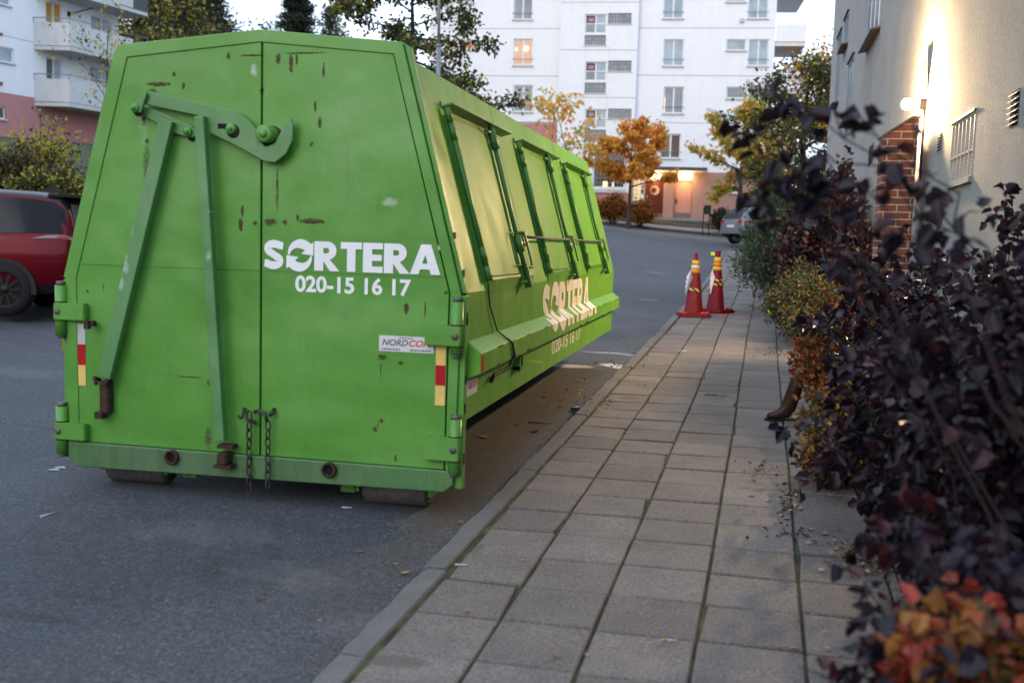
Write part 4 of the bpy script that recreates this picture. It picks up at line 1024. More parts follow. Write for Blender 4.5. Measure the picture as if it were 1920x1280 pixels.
# canopy
ca = WB.px(1190, 321, -1.2)[0]; cb_ = WB.px(1326, 321, -1.2)[0]
mb = MB(); mb.box(ca, cb_, -1.35, -.004, cz-.0, cz+.17); can = mb.build('canopy', flat('canopy_grey', (.06, .07, .08), .7), r0)
mb = MB(); mb.box(ca+.03, cb_-.03, -1.32, -.006, cz-.03, cz-.002); mb.build('canopy_soffit', flat('soffit_cream', (.62, .55, .42), .7), can)
M_warm = emit('warm_lamp_glass', (1.0, .70, .32), 20.0)
for x, x2 in ((1221, 1239), (1273, 1298)):
    q = rc(x, 326, x2, 332, -.1); mb = MB(); mb.box(q[0], q[1], -.25, -.10, q[2]-.06, q[3]-.02, 0, .03); lm = mb.build('entrance_lamp', M_warm, r0)
    ld = bpy.data.lights.new('entrance_light', 'POINT'); ld.energy = 60; ld.color = (1, .62, .28); ld.shadow_soft_size = .15
    lo = bpy.data.objects.new('entrance_light', ld); COL.objects.link(lo); lo.parent = r0; lo.location = ((q[0]+q[1])/2, -.45, q[2]-.16)

# far pavement, verge and steps in front of the block
def far_pts(lst, dp): return [tuple(atd(x, y, d)[:2]) for (x, y), d in zip(lst, dp)]
k_near = [(900, 394), (1000, 408), (1130, 422), (1240, 433), (1345, 443), (1440, 452)]; kd = [55.2, 54.7, 54.0, 53.3, 53.0, 52.5]
NEAR = [tuple(atd(x, y, d)) for (x, y), d in zip(k_near, kd)]
dirn = FWD[:2]
mb = MB()
def band(mb, pts, off0, off1, z0, z1, mi=0):
    for (p, q) in zip(pts, pts[1:]):
        A = [(p[0]+dirn[0]*o, p[1]+dirn[1]*o, H(p[0]+dirn[0]*o, p[1]+dirn[1]*o)+z) for o, z in ((off0, z0), (off1, z1))]
        B = [(q[0]+dirn[0]*o, q[1]+dirn[1]*o, H(q[0]+dirn[0]*o, q[1]+dirn[1]*o)+z) for o, z in ((off0, z0), (off1, z1))]
        mb.face([A[0], B[0], B[1], A[1]], mi)
def dens(pts, n=6):
    out = []
    for p, q in zip(pts, pts[1:]):
        for k in range(n): out.append(tuple(np.array(p)*(1-k/n)+np.array(q)*k/n))
    return out+[pts[-1]]
ND = dens(NEAR)
band(mb, ND, 0, .01, -.1, .13); band(mb, ND, .01, .16, .13, .13); tag(mb.build('kerb', flat('dark_kerb', (.055, .055, .058), .9, var=.3, scale=6)), kind='structure')
mb = MB(); band(mb, ND, .16, 1.9, .126, .15); tag(mb.build('pavement', flat('pale_pavement', (.20, .20, .21), .9, var=.15, scale=2)), kind='structure')
mb = MB(); band(mb, ND, 1.9, 1.95, .15, .22); band(mb, ND, 1.95, 7, .22, .30); tag(mb.build('verge', flat('leafy_verge', (.07, .045, .022), .95, var=.5, scale=5)), kind='structure')
# steps up to the doors
sA = WB.px(1224, 425, -2.3)[0]; sB = WB.px(1332, 430, -2.3)[0]
zd = dred[2]
M_stone = flat('step_stone', (.085, .085, .085), .9, var=.25, scale=8)
mb = MB()
S_ = thing('entrance_steps', 'four dark stone steps leading up to the lit entrance doors', 'steps', WB.p0, WB.root.rotation_euler[2])
zs = [zd-.02-.185*k for k in range(5)]
for k in range(4):
    mb = MB(); y0 = -1.45-.36*k; mb.box(sA-.05*k, sB+.04*k, y0-.36 if k else -1.45-.36, (-.36*k-1.45 if k else .28)-.002, zs[k]-.9, zs[k]-.0, 0, .012)
    mb.build('landing' if k == 0 else 'step', M_stone if k else flat('landing_paving', (.30, .26, .20), .9, var=.2), S_)
mb = MB(); mb.prism([(-.2, zs[0]+.05), (-3.1, zs[3]-.15), (-3.1, zs[3]-1.0), (-.2, zs[3]-1.0)], lambda a, b, d: (d, a, b), sA-.32, sA-.10); mb.build('side_wall', flat('pale_cheek', (.25, .25, .25), .9), S_)

# ---- left block with balconies ------------------------------------
_b = rad(25.0); ud = FWD*math.cos(_b)+RGT*math.sin(_b)
LBp = atd(66, 275, 50)
# local x runs to the right (into the distance)
LB = Facade(LBp, math.atan2(ud[1], ud[0]), 'apartment_house', 'pale apartment house on the left with stacked concrete balconies and a pink base', 'apartment building')
r1 = LB.root; rc = LB.rect
eL = LB.px(-260, 100)[0]; eR = LB.px(223, 100)[0]; pk = LB.px(20, 176)[1]; TOPL = 15.5; lz = -3.0
ol = [rc(-5, 89, 26, 117), rc(-8, 199, 11, 223), rc(-14, -9, 20, 8)]
dl = [rc(86, 4, 117, 46), rc(87, 110, 117, 152), rc(86, -103, 117, -58)]; wr = [rc(171, 33, 209, 84), rc(171, 128, 209, 152), rc(171, -64, 209, -13)]
up = [h for h in ol+dl+wr if h[2] > pk]
mb = MB(); wall_open(mb, eL, eR, pk, TOPL, up); mb.build('wall', M_wwall, r1)
mb = MB(); wall_open(mb, eL, eR, lz, pk, [ol[1]]); mb.build('plinth', stucco('dusty_pink_render', (.40, .185, .185)), r1)
mb = MB()
for x in (eL, eR): mb.face([(x, 0, lz), (x, 10, lz), (x, 10, TOPL), (x, 0, TOPL)])
mb.face([(eL, 10, lz), (eR, 10, lz), (eR, 10, TOPL), (eL, 10, TOPL)]); mb.build('wall', M_wwall, r1)
mb = MB(); mb.box(eL-.2, eR+.2, -.2, 10.2, TOPL, TOPL+.3); mb.build('roof', M_joint, r1)
for h in ol: window(r1, h, mull=(), pane=M_pane if h[2] > pk else M_paned)
for i, h in enumerate(dl): window(r1, h, pane=[M_orblind, [M_paned, M_pane], M_pane][i], name='balcony_door', sill=False)
for h in wr: window(r1, h, mull=(.55,), pane=M_pane)
mb = MB()
for y in (70, -35): w_ = LB.px(20, y)[1]; mb.box(eL, eR, -.003, .004, w_-.02, w_+.02)
mb.build('panel_joints', M_joint, r1)
for y0, y1 in ((62, 72), (155, 160)):
    q = rc(-2, y0 if y0 < 100 else 154, 3, y0+5 if y0 < 100 else 160); mb = MB(); mb.box(q[0], q[1], -.08, -.003, q[2], q[3]); mb.build('wall_vent', flat('terracotta', (.25, .07, .03), .8), r1)
M_bslab = stucco('balcony_concrete', (.46, .46, .46), .10); M_bfront = Mat('balcony_sheet'); v = M_bfront.coord()
k_ = M_bfront.ramp(M_bfront.noise(M_bfront.mapping(v, (1, 1, .25)), 2.2, 6, .75), [(.40, (.48, .49, .52)), (.58, (.44, .45, .46)), (.70, (.24, .25, .22))])
M_bfront.color(k_); M_bfront.rough(.7); M_bfront = M_bfront.m
for py in (-63, 42, 147):
    # plan of the balcony: out from the wall at its left end, then along the wall
    zt = LB.px(66, py)[1]; zb = LB.px(66, py+43)[1]-.02
    d1 = 50.0
    pa = np.array(LB.p0); c1 = hit(130, py+2, FWD, LB.p0+FWD*.0)-LB.p0; cu, cv = float(c1 @ LB.u), float(c1 @ LB.n)
    zt = float(zt); u2 = cu+5.1
    P = [(0, 0), (cu, cv), (u2, cv*.98), (u2+.1, 0)]
    mb = MB(); mb.prism(P, lambda a, b, d: (a, b, d), zb-.20, zb-.02); o = mb.build('balcony', M_bslab, r1)
    def sheet(p, q, z0, z1, mt, nm, t=.04):
        dx, dy = q[0]-p[0], q[1]-p[1]; L = math.hypot(dx, dy); nx, ny = -dy/L*t, dx/L*t
        m2 = MB(); m2.prism([p, q, (q[0]+nx, q[1]+ny), (p[0]+nx, p[1]+ny)], lambda a, b, d: (a, b, d), z0, z1); return m2.build(nm, mt, o)
    sheet(P[0], P[1], zb+.02, zt, M_bfront, 'balcony_front'); e1 = (P[1][0]+(P[2][0]-P[1][0])*.80, P[1][1]+(P[2][1]-P[1][1])*.80)
    sheet(P[1], e1, zb+.02, zt, M_bfront, 'balcony_front'); sheet((e1[0]+.02, e1[1]), P[2], zb+.02, zt-.02, flat('dark_side_glass', (.06, .075, .07), .3), 'balcony_screen')
    mb = MB()
    for hh in (.30,):
        mb.tube([(P[0][0], P[0][1], zt+hh*.7), (P[1][0], P[1][1], zt+hh*.7), (P[2][0], P[2][1], zt+hh*.7)], .025, 6)
    for p in (P[0], tuple((np.array(P[0])+P[1])/2), P[1], tuple(np.array(P[1])*.55+np.array(P[2])*.45), P[2]): mb.tube([(p[0], p[1], zt-.05), (p[0], p[1], zt+.21)], .02, 6)
    mb.build('balcony_rail', M_rail, o)
mb = MB(); u_, w_ = LB.px(128, 27); mb.tube([(u_, 0, w_), (u_+.2, -.3, w_+.1), (u_+.9, -.7, w_+.45)], .03, 6); mb.box(u_-.06, u_+.06, -.08, -.002, w_-.12, w_+.12); mb.build('flag_holder', M_black, r1)

# ---- the house on the right, close by ------------------------------
XW = lambda y: 1.69+.015*y
ang = math.atan2(1, .015)
RBp = (XW(0), 0, 0)
# local x runs along the wall towards the camera, local y into the house
class RF:
    root = thing('stuccoed_house', 'rough cream stuccoed house close on the right with a barred cellar window', 'house', RBp, ang-math.pi)
def rw(px, py):
    p = hit(px, py, (1, -.015, 0), (1.69, 0, 0)); return float(p[1])*math.sqrt(1+.015**2), float(p[2])
r2 = RF.root
def R2(a, o, z):
    """a along the wall from the camera, o outwards to the street, z up -> local coordinates of the house"""
    return (-a, -o, z)
m = Mat('rough_cream_stucco'); v = m.coord()
c = m.ramp(m.noise(v, 1.6, 5, .6), [(.3, (.40, .385, .37)), (.7, (.48, .465, .445))])
c = m.mix(.5, c, m.ramp(m.noise(v, 28, 5, .85), [(.34, (.55, .54, .53)), (.6, (1.08, 1.07, 1.06))]), 'MULTIPLY')
st = m.spots(v, [(-18.2, 4.55, 1.3, .8, .4), (-12.5, 5.2, .5, 1.3, .35), (-22, 3.4, .7, .7, .3)], ('X', 'Z'), .2, 2)
c = m.mix(m.math('MULTIPLY', st, .35), c, (.26, .23, .20))
m.color(c); m.rough(.95); m.bump(m.math('ADD', m.noise(v, 38, 5, .85), m.math('MULTIPLY', m.noise(v, 14, 3, .6), .6)), 1.0, .05); M_stucco = m.m
far_a = rw(1558, 140)[0]; TOPR = 13.5
def rr(l, r, t, b):
    """window given by pixels of its left(far) and right(near) edges, top and bottom (x,y)"""
    a1 = rw(*l)[0]; a0 = rw(*r)[0]; return a0, a1, b, t
wins = []
tl, tr_ = rw(1572, 74), rw(1580, 54); wins.append((tr_[0], tl[0], 5.05, tl[1]))
tl, tr_ = rw(1585, 40), rw(1593, 20); wins.append((tr_[0], tl[0], 6.02, tl[1]))
tl, tr_ = rw(1592, 122), rw(1603, 102); wins.append((tr_[0], tl[0], 4.20, tl[1]))
wins.append((16.75, 18.6, 5.05, 6.6)); wins.append((9.0, 10.0, 2.24, 2.765))
mb = MB()
def wo2(mb, a0, a1, z0, z1, holes, rev):
    A = sorted({a0, a1} | {h[i] for h in holes for i in (0, 1)}); Z = sorted({z0, z1} | {h[i] for h in holes for i in (2, 3)})
    for p, q in zip(A, A[1:]):
        for s, t in zip(Z, Z[1:]):
            if any(h[0] < (p+q)/2 < h[1] and h[2] < (s+t)/2 < h[3] for h in holes): continue
            mb.face([R2(p, 0, s), R2(q, 0, s), R2(q, 0, t), R2(p, 0, t)])
    for (p, q, s, t) in holes:
        for A_, B_ in (((p, s), (p, t)), ((q, t), (q, s)), ((p, t), (q, t)), ((q, s), (p, s))):
            mb.face([R2(A_[0], 0, A_[1]), R2(B_[0], 0, B_[1]), R2(B_[0], -rev, B_[1]), R2(A_[0], -rev, A_[1])])
wo2(mb, 2.5, far_a, -1.5, TOPR, wins, .14)
mb.face([R2(far_a, 0, -1.5), R2(far_a, -9, -1.5), R2(far_a, -9, TOPR), R2(far_a, 0, TOPR)]); mb.face([R2(2.5, 0, -1.5), R2(2.5, -9, -1.5), R2(2.5, -9, TOPR), R2(2.5, 0, TOPR)])
mb.face([R2(2.5, -9, -1.5), R2(far_a, -9, -1.5), R2(far_a, -9, TOPR), R2(2.5, -9, TOPR)])
mb.build('wall', M_stucco, r2)
def bx(mb, a0, a1, o0, o1, z0, z1, bev=0): mb.box(-a1, -a0, -o1, -o0, z0, z1, 0, bev)
mb = MB(); bx(mb, 2.2, far_a+.3, -9.3, .25, TOPR, TOPR+.3); mb.build('roof', M_joint, r2)
M_bluefr = flat('blue_grey_frame', (.16, .215, .27), .45); M_lead = flat('dark_sill', (.10, .075, .065), .6)
for i, (a0, a1, z0, z1) in enumerate(wins[:4]):
    mb = MB(); f = .06
    for q in ((a0, a1, z0, z0+f), (a0, a1, z1-f, z1), (a0, a0+f, z0+f, z1-f), (a1-f, a1, z0+f, z1-f)): bx(mb, q[0], q[1], -.05, .012, q[2], q[3])
    nm = 2 if a1-a0 > 1.5 else 1
    for k in range(1, nm+1): c_ = a0+(a1-a0)*k/(nm+1); bx(mb, c_-.04, c_+.04, -.045, .016, z0+f, z1-f)
    o = mb.build('window', M_bluefr, r2)
    mb = MB(); bx(mb, a0+.03, a1-.03, -.02, -.004, z0+.03, z1-.03); mb.build('pane', curtain('pane_blue', (.10, .16, .22), (.16, .23, .30), 2) if i == 0 else bpy.data.materials['pane_blue'], o)
    mb = MB(); mb.prism([(-.07, z0+.005), (.14, z0-.035), (.14, z0-.06), (-.07, z0-.02)], lambda a, b, d: (-d, -a, b), a0-.08, a1+.08); mb.build('sill', M_lead, o)
    mb = MB(); bx(mb, a0-.03, a1+.03, .0, .05, z1, z1+.02); mb.build('drip_cap', M_lead, o)
# cellar window with blinds and bars
a0, a1, z0, z1 = wins[4]
mb = MB()
for q in ((a0, a1, z0, z0+.02), (a0, a1, z1-.02, z1), (a0, a0+.02, z0+.02, z1-.02), (a1-.02, a1, z0+.02, z1-.02)): bx(mb, q[0], q[1], -.03, .004, q[2], q[3])
for k in range(1, 6): c_ = a0+(a1-a0)*k/6; bx(mb, c_-.010, c_+.010, -.025, .006, z0+.02, z1-.02)
c_ = z0+(z1-z0)*.42; bx(mb, a0+.02, a1-.02, -.026, .003, c_-.010, c_+.010)
o = mb.build('cellar_window', flat('grey_bars', (.30, .29, .28), .5), r2)
m = Mat('lit_blinds'); v = m.coord(); w = m.n('ShaderNodeTexWave', Scale=9.0, Distortion=.4); w.bands_direction = 'Z'; m.l(v, w.inputs['Vector'])
k_ = m.ramp(w.outputs['Fac'], [(.35, (.26, .25, .24)), (.62, (.62, .56, .46))]); m.color(k_); m.rough(.25)
sp = m.n('ShaderNodeSeparateXYZ'); m.l(v, sp.inputs[0])
m.p.inputs['Emission Color'].default_value = (1, .68, .34, 1); m.l(m.math('MULTIPLY', m.ramp(w.outputs['Fac'], [(.5, (0, 0, 0)), (.7, (1, 1, 1))]), .9), m.p.inputs['Emission Strength'])
mb = MB(); bx(mb, a0+.005, a1-.005, -.05, -.02, z0+.005, z1-.005); mb.build('blind', m.m, o)
mb = MB(); bx(mb, a0-.03, a1+.03, .0, .03, z0-.05, z0-.002); mb.build('sill', M_stucco, o)
mb = MB(); bx(mb, a0-.02, a1+.02, .0, .02, z1+.001, z1+.02); mb.build('drip_cap', M_lead, o)
# louvred vents
for (a, z), (w2_, h2) in (((rw(1762, 266)), (.10, .085)), ((rw(1903, 203)), (.12, .12)), ((rw(1633, 290)), (.33, .15))):
    mb = MB(); bx(mb, a-w2_, a+w2_, -.005, .004, z-h2, z+h2); o = mb.build('wall_vent', M_black, r2)
    mb = MB()
    for k in range(6): zz__ = z-h2+2*h2*(k+.5)/6; mb.prism([(.0, zz__+.012), (.022, zz__-.006), (.022, zz__-.010), (.0, zz__+.006)], lambda q, b, d: (-d, -q, b), a-w2_, a+w2_)
    mb.build('louvre', M_sill, o)
# brick pier of the entrance porch
m = Mat('red_brick'); v = m.coord(); sp = m.n('ShaderNodeSeparateXYZ'); m.l(v, sp.inputs[0]); cb = m.n('ShaderNodeCombineXYZ')
m.l(m.math('ADD', sp.outputs['X'], sp.outputs['Y']), cb.inputs[0]); m.l(sp.outputs['Z'], cb.inputs[1])
bt = m.n('ShaderNodeTexBrick', Scale=1.0); bt.inputs['Brick Width'].default_value = .262; bt.inputs['Row Height'].default_value = .075; bt.inputs['Mortar Size'].default_value = .007
m.l(cb.outputs[0], bt.inputs['Vector']); bt.inputs['Color1'].default_value = (.14, .040, .020, 1); bt.inputs['Color2'].default_value = (.19, .058, .028, 1); bt.inputs['Mortar'].default_value = (.34, .29, .24, 1)
c = m.mix(.6, bt.outputs['Color'], m.ramp(m.noise(v, 22, 4, .7), [(.3, (.65, .65, .65)), (.7, (1.25, 1.2, 1.2))]), 'MULTIPLY')
m.color(c); m.rough(.9); m.bump(m.math('SUBTRACT', 1.0, bt.outputs['Fac']), .6, .008); M_brick = m.m
pL = atd(1656, 300, 10.55); pR = atd(1710, 300, 10.75)
BP_ = thing('brick_pier', 'red brick pier with a sloping top beside the lit wall lamp', 'brick pier', ((pL[0]+pR[0])/2, pL[1], 0))
hw = (pR[0]-pL[0])/2; ztL = atd(1656, 258, 10.6)[2]; ztR = atd(1704, 228, 10.7)[2]
mb = MB(); mb.prism([(-hw, -.5), (hw, -.5), (hw, ztR), (hw*.6, ztR), (-hw, ztL)], lambda a, b, d: (a, d, b), 0, .42); mb.build('brick_shaft', M_brick, BP_)
mb = MB(); mb.prism([(-hw-.02, ztL+.0), (hw*.6, ztR+.002), (hw+.02, ztR+.002), (hw+.02, ztR+.022), (hw*.6, ztR+.024), (-hw-.02, ztL+.022)], lambda a, b, d: (a, d, b), -.02, .44); mb.build('coping', M_lead, BP_)
# the lamp on the wall
lp = atd(1701, 196, 10.78)
WL = thing('wall_lamp', 'glowing warm floodlight bracketed on the stuccoed wall above the brick pier', 'wall lamp', lp)
wl_x = XW(lp[1])-lp[0]
M_housing = flat('lamp_housing', (.08, .07, .06), .5, .4)
LAMP_R, LAMP_E = .055, 9500.0
M_glow = emit('lamp_glass', (1.0, .68, .34), LAMP_E)
mb = MB(); mb.lathe([(LAMP_R*math.sin(t), -LAMP_R*math.cos(t)) for t in np.linspace(0, math.pi, 10)], (0, 0, 0), 'z', 18); mb.build('globe', M_glow, WL)
po = wl_x*.45
# added plate behind the globe, tapered to throw the dark wedge up the wall
mb = MB(); mb.prism([(-.018, -.30), (.018, -.30), (.040, .05), (.15, .42), (-.15, .42), (-.040, .05)], lambda a, b, d: (d, a, b), po+.030, po+.040); mb.build('added_shadow_plate', M_housing, WL)
mb = MB(); mb.tube([(LAMP_R*.9, 0, -.0), (po+.03, 0, -.0)], .018, 8); mb.box(po+.04, wl_x-.001, -.02, .02, -.06, .06); mb.build('bracket', M_housing, WL)
mb = MB(); mb.tube([(wl_x-.02, 0, -.06), (wl_x-.02, 0, -.85)], .013, 8); mb.build('conduit', M_housing, WL)
# ================================================================ vegetation
def norm(v): return v/np.maximum(np.linalg.norm(v, axis=-1, keepdims=True), 1e-9)
LEAF = {
 'rhomb': np.array([(0, 0, 0), (.45, .36, .10), (1, 0, -.06), (.45, -.36, .10)]),
 'oval': np.array([(0, 0, 0), (.25, .26, .07), (.65, .30, .06), (1, 0, -.10), (.65, -.30, .06), (.25, -.26, .07)]),
 'needle': np.array([(0, 0, 0), (.5, .13, .02), (1, 0, 0), (.5, -.13, .02)]),
 'lobed': np.array([(0, 0, 0), (.12, .16, .03), (.10, .42, .09), (.36, .34, .05), (.50, .46, .08), (.66, .24, .02), (1.0, 0, -.12), (.66, -.24, .02), (.50, -.46, .08), (.36, -.34, .05), (.10, -.42, .09), (.12, -.16, .03)]),
 'ninebark': np.array([(0, 0, 0), (.05, .12, .02), (.10, .28, .06), (.22, .38, .10), (.36, .36, .09), (.44, .30, .05), (.56, .36, .08), (.70, .32, .06), (.86, .18, -.02), (1.0, 0, -.16), (.86, -.18, -.02), (.70, -.32, .06), (.56, -.36, .08), (.44, -.30, .05), (.36, -.36, .09), (.22, -.38, .10), (.10, -.28, .06), (.05, -.12, .02)]),
 'maple': np.array([(0, 0, 0), (.10, .45, .06), (.42, .26, .02), (.52, .50, .06), (.62, .18, 0), (1.0, 0, -.1), (.62, -.18, 0), (.52, -.50, .06), (.42, -.26, .02), (.10, -.45, .06)]),
}
def leaves(name, P, D, size, shape, mats, parent, seed=0, weights=None, up=.5, per=None):
    """P positions, D growing direction, size lengths; each leaf is a small bent blade"""
    r = np.random.default_rng(seed); P = np.asarray(P, float); n = len(P); D = norm(np.asarray(D, float)+1e-6)
    T = LEAF[shape]; k = len(T)
    N = norm(r.normal(size=(n, 3))+np.array([0, 0, up*2]))
    S = norm(np.cross(N, D)); N = np.cross(D, S)
    wob = 1+.25*(r.random((n, k, 1))-.5)
    zz = T[None, :, 2:3]*(.4+1.6*r.random((n, 1, 1)))+np.abs(T[None, :, 1:2])*(.1+.7*r.random((n, 1, 1)))-.22*T[None, :, 0:1]**2*r.random((n, 1, 1))
    V = P[:, None]+size[:, None, None]*(T[None, :, 0:1]*D[:, None]+T[None, :, 1:2]*wob*S[:, None]+zz*N[:, None])
    mi = r.choice(len(mats), n, p=weights) if len(mats) > 1 else np.zeros(n)
    if shape == 'needle': return fast_mesh(name, V.reshape(-1, 3), k, np.arange(n*k).reshape(n, k), mi, mats, parent)
    h = k//2; V[:, h] += N*(.05*size)[:, None]      # every blade is two halves folded along its midrib
    lo = np.arange(0, h+1); hi = np.concatenate([np.arange(h, k), [0]]); o = (np.arange(n)*k)[:, None]
    idx = np.stack([o+lo[None], o+hi[None]], 1).reshape(-1, h+1)
    return fast_mesh(name, V.reshape(-1, 3), h+1, idx, np.repeat(mi, 2), mats, parent)

M_bark = flat('grey_brown_bark', (.050, .042, .036), .9, var=.4, scale=12, bump=.6)
M_barkd = flat('dark_bark', (.022, .018, .016), .9, var=.3, scale=14, bump=.5)
M_pinebark = flat('pine_bark', (.10, .055, .035), .9, var=.4, scale=5)
M_twig = flat('reddish_twig', (.018, .009, .009), .8, var=.3, scale=20)
M_twigg = flat('pale_twig', (.10, .085, .065), .8, var=.3, scale=20)

def limb(mb, p, d, L, r, rnd, depth, tips, curve=.25, grav=.0, seg=5):
    pts = [np.array(p, float)]; d = np.array(d, float); rs = [r]
    for i in range(seg):
        d = d+np.array([rnd.gauss(0, curve), rnd.gauss(0, curve), rnd.gauss(0, curve)+grav])*.5; d = d/np.linalg.norm(d)
        pts.append(pts[-1]+d*L/seg); rs.append(r*(1-.75*(i+1)/seg))
    mb.tube(pts, rs, 6 if r > .02 else 4, caps=False)
    if depth <= 0: tips.append((pts, d)); return
    for k in range(rnd.randint(3, 4) if depth > 1 else rnd.randint(2, 4)):
        j = rnd.randint(2, seg); q = pts[j]
        a = norm(np.array([rnd.gauss(0, 1), rnd.gauss(0, 1), rnd.gauss(.25, .6)])); nd = norm(d*.8+a*.75)
        limb(mb, q, nd, L*rnd.uniform(.5, .72), max(.004, rs[j]*.65), rnd, depth-1, tips, curve, grav, 4)
    tips.append((pts, d))
def tree(name, label, cat, base, height, trunk_r, crown, nleaf, lsize, shape, mats, seed, group=None, fork=.4, lean=(0, 0), weights=None, depth=2, spread=1.0, droop=0.0, nlimb=9, bark=None, spray=.30, updir=.2, lowest=None):
    """crown = half width; limbs leave the trunk from fork*height upwards"""
    rnd = random.Random(seed); root = thing(name, label, cat, base, 0, group)
    mb = MB(); tips = []
    top = np.array([lean[0], lean[1], height*.9]); pts = []; rs = []
    for i in range(9):
        t = i/8; pts.append(np.array([top[0]*t+.05*height*math.sin(t*5+seed)*.25*t, top[1]*t, top[2]*t-.3*(i == 0)])); rs.append(trunk_r*(1.25 if i == 0 else 1)*(1-.85*t))
    mb.tube(pts, rs, 9, caps=False)
    for k in range(nlimb):
        t = fork+(1-fork)*(k+.5)/nlimb*.95; i = min(7, int(t*8)); f = t*8-i; p = pts[i]*(1-f)+pts[i+1]*f
        az = k*2.4+rnd.uniform(-.4, .4); rel = (t-fork)/(1-fork)
        w = crown*spread*math.sqrt(max(.05, 1-(rel*1.0-.25)**2/.72)) if rel > .25 else crown*(.75+rel)
        d = np.array([math.cos(az), math.sin(az), updir+.5*rel+rnd.uniform(-.1, .2)])
        limb(mb, p, norm(d), w*rnd.uniform(.75, 1.1), max(.012, rs[i]*.5), rnd, depth-1, tips, .28, droop)
    mb.build('trunk', bark or M_bark, root, recalc=False)
    r = np.random.default_rng(seed); P = []; Dd = []
    per = max(1, nleaf//max(1, len(tips)))
    for pts_, d in tips:
        A = np.array(pts_); n = per; t = r.uniform(.35, 1.0, n)*(len(A)-1); i = np.minimum(t.astype(int), len(A)-2); f = (t-i)[:, None]
        q = A[i]*(1-f)+A[i+1]*f; off = r.normal(size=(n, 3))*spray*crown*.35*np.array([1, 1, .75])
        P.append(q+off); Dd.append(norm(off+.3*r.normal(size=(n, 3))+np.array([0, 0, -.25]))*1)
    P = np.concatenate(P); Dd = np.concatenate(Dd)
    if lowest is not None: k = P[:, 2] > lowest; P, Dd = P[k], Dd[k]
    leaves('crown', P, Dd, lsize*r.uniform(.6, 1.3, len(P)), shape, mats, root, seed, weights)
    return root
def pine(name, label, base, height, half, seed, group=None, mats=None, bare=.45, nl=9000, ls=.30):
    rnd = random.Random(seed); r = np.random.default_rng(seed); root = thing(name, label, 'pine tree', base, 0, group)
    mb = MB(); pts = [np.array([.15*math.sin(i*1.1+seed), .1*math.cos(i+seed), height*i/9-(.4 if i == 0 else 0)]) for i in range(10)]
    mb.tube(pts, [height*.016*(1-.85*i/9) for i in range(10)], 8, caps=False)
    C = []
    n = 34
    for k in range(n):
        t = bare+(1-bare)*(k/n)**.9; z = t*height; rel = (t-bare)/(1-bare)
        w = half*(1-.85*rel**1.6)*rnd.uniform(.55, 1.1); az = k*2.399+rnd.uniform(-.3, .3)
        i = min(8, int(t*9)); p = pts[i]+(pts[i+1]-pts[i])*(t*9-i)
        e = p+np.array([math.cos(az)*w, math.sin(az)*w, rnd.uniform(-.05, .30)*w]); mb.tube([p, (p+e)/2+np.array([0, 0, -.05*w]), e], [height*.004, height*.003, .012], 5, caps=False)
        for q in range(4): f = .45+.2*q; C.append((p+(e-p)*min(1, f)+r.normal(size=3)*.10*w, .22*half+.12*w))
    C.append((pts[-1], .3*half))
    mb.build('trunk', M_pinebark, root, recalc=False)
    per = nl//len(C); P = []; Dd = []
    for c, w in C:
        o = r.normal(size=(per, 3))*np.array([1, 1, .42])*w*.55; P.append(c+o); Dd.append(norm(o+np.array([0, 0, .35*w])+.4*w*r.normal(size=(per, 3))))
    P = np.concatenate(P); Dd = np.concatenate(Dd); k = P[:, 2] > height*(bare-.08)
    leaves('crown', P[k], Dd[k], ls*r.uniform(.6, 1.3, k.sum()), 'needle', mats, root, seed)
    return root
def bush(name, label, cat, base, size, nleaf, lsize, shape, mats, seed, group=None, weights=None, nstem=26, twig=None, top_bare=0.0, shell=.55, updir=.6, part='leaves', stemr=.010):
    """a rounded shrub: stems from the base, leaf sprays spread through its volume, ragged outside"""
    rnd = random.Random(seed); r = np.random.default_rng(seed); root = thing(name, label, cat, base, 0, group)
    sx, sy, sz = size; mb = MB(); C = []
    for k in range(nstem):
        az = rnd.uniform(0, 2*math.pi); rr = math.sqrt(rnd.random()); 
        e = np.array([math.cos(az)*rr*sx, math.sin(az)*rr*sy, sz*(1-.55*rr*rr)*rnd.uniform(.75, 1.12)])
        b = np.array([e[0]*.15, e[1]*.15, -.05]); mdl = (b+e)/2+np.array([-e[0]*.12, -e[1]*.12, .12*sz])
        mb.tube([b, mdl, e], [stemr, stemr*.7, stemr*.25], 4, caps=False); C.append((b, mdl, e))
    mb.build('stems', twig or M_twig, root, recalc=False)
    per = nleaf//nstem; P = []; Dd = []
    for b, mdl, e in C:
        t = r.uniform(.25, 1.02, per)**.7; t = t[:, None]
        q = (1-t)**2*b+2*t*(1-t)*mdl+t*t*e
        o = r.normal(size=(per, 3))*np.array([sx, sy, sz*.6])*.16*(1.15-.5*t); P.append(q+o)
        Dd.append(norm(o/np.array([sx, sy, sz])+.5*norm(q+np.array([0, 0, .2]))*.3+.25*r.normal(size=(per, 3))+np.array([0, 0, .15*updir])))
    P = np.concatenate(P); Dd = np.concatenate(Dd); k = P[:, 2] > .01; P, Dd = P[k], Dd[k]
    leaves(part, P, Dd, lsize*r.uniform(.55, 1.3, len(P)), shape, mats, root, seed, weights)
    return root

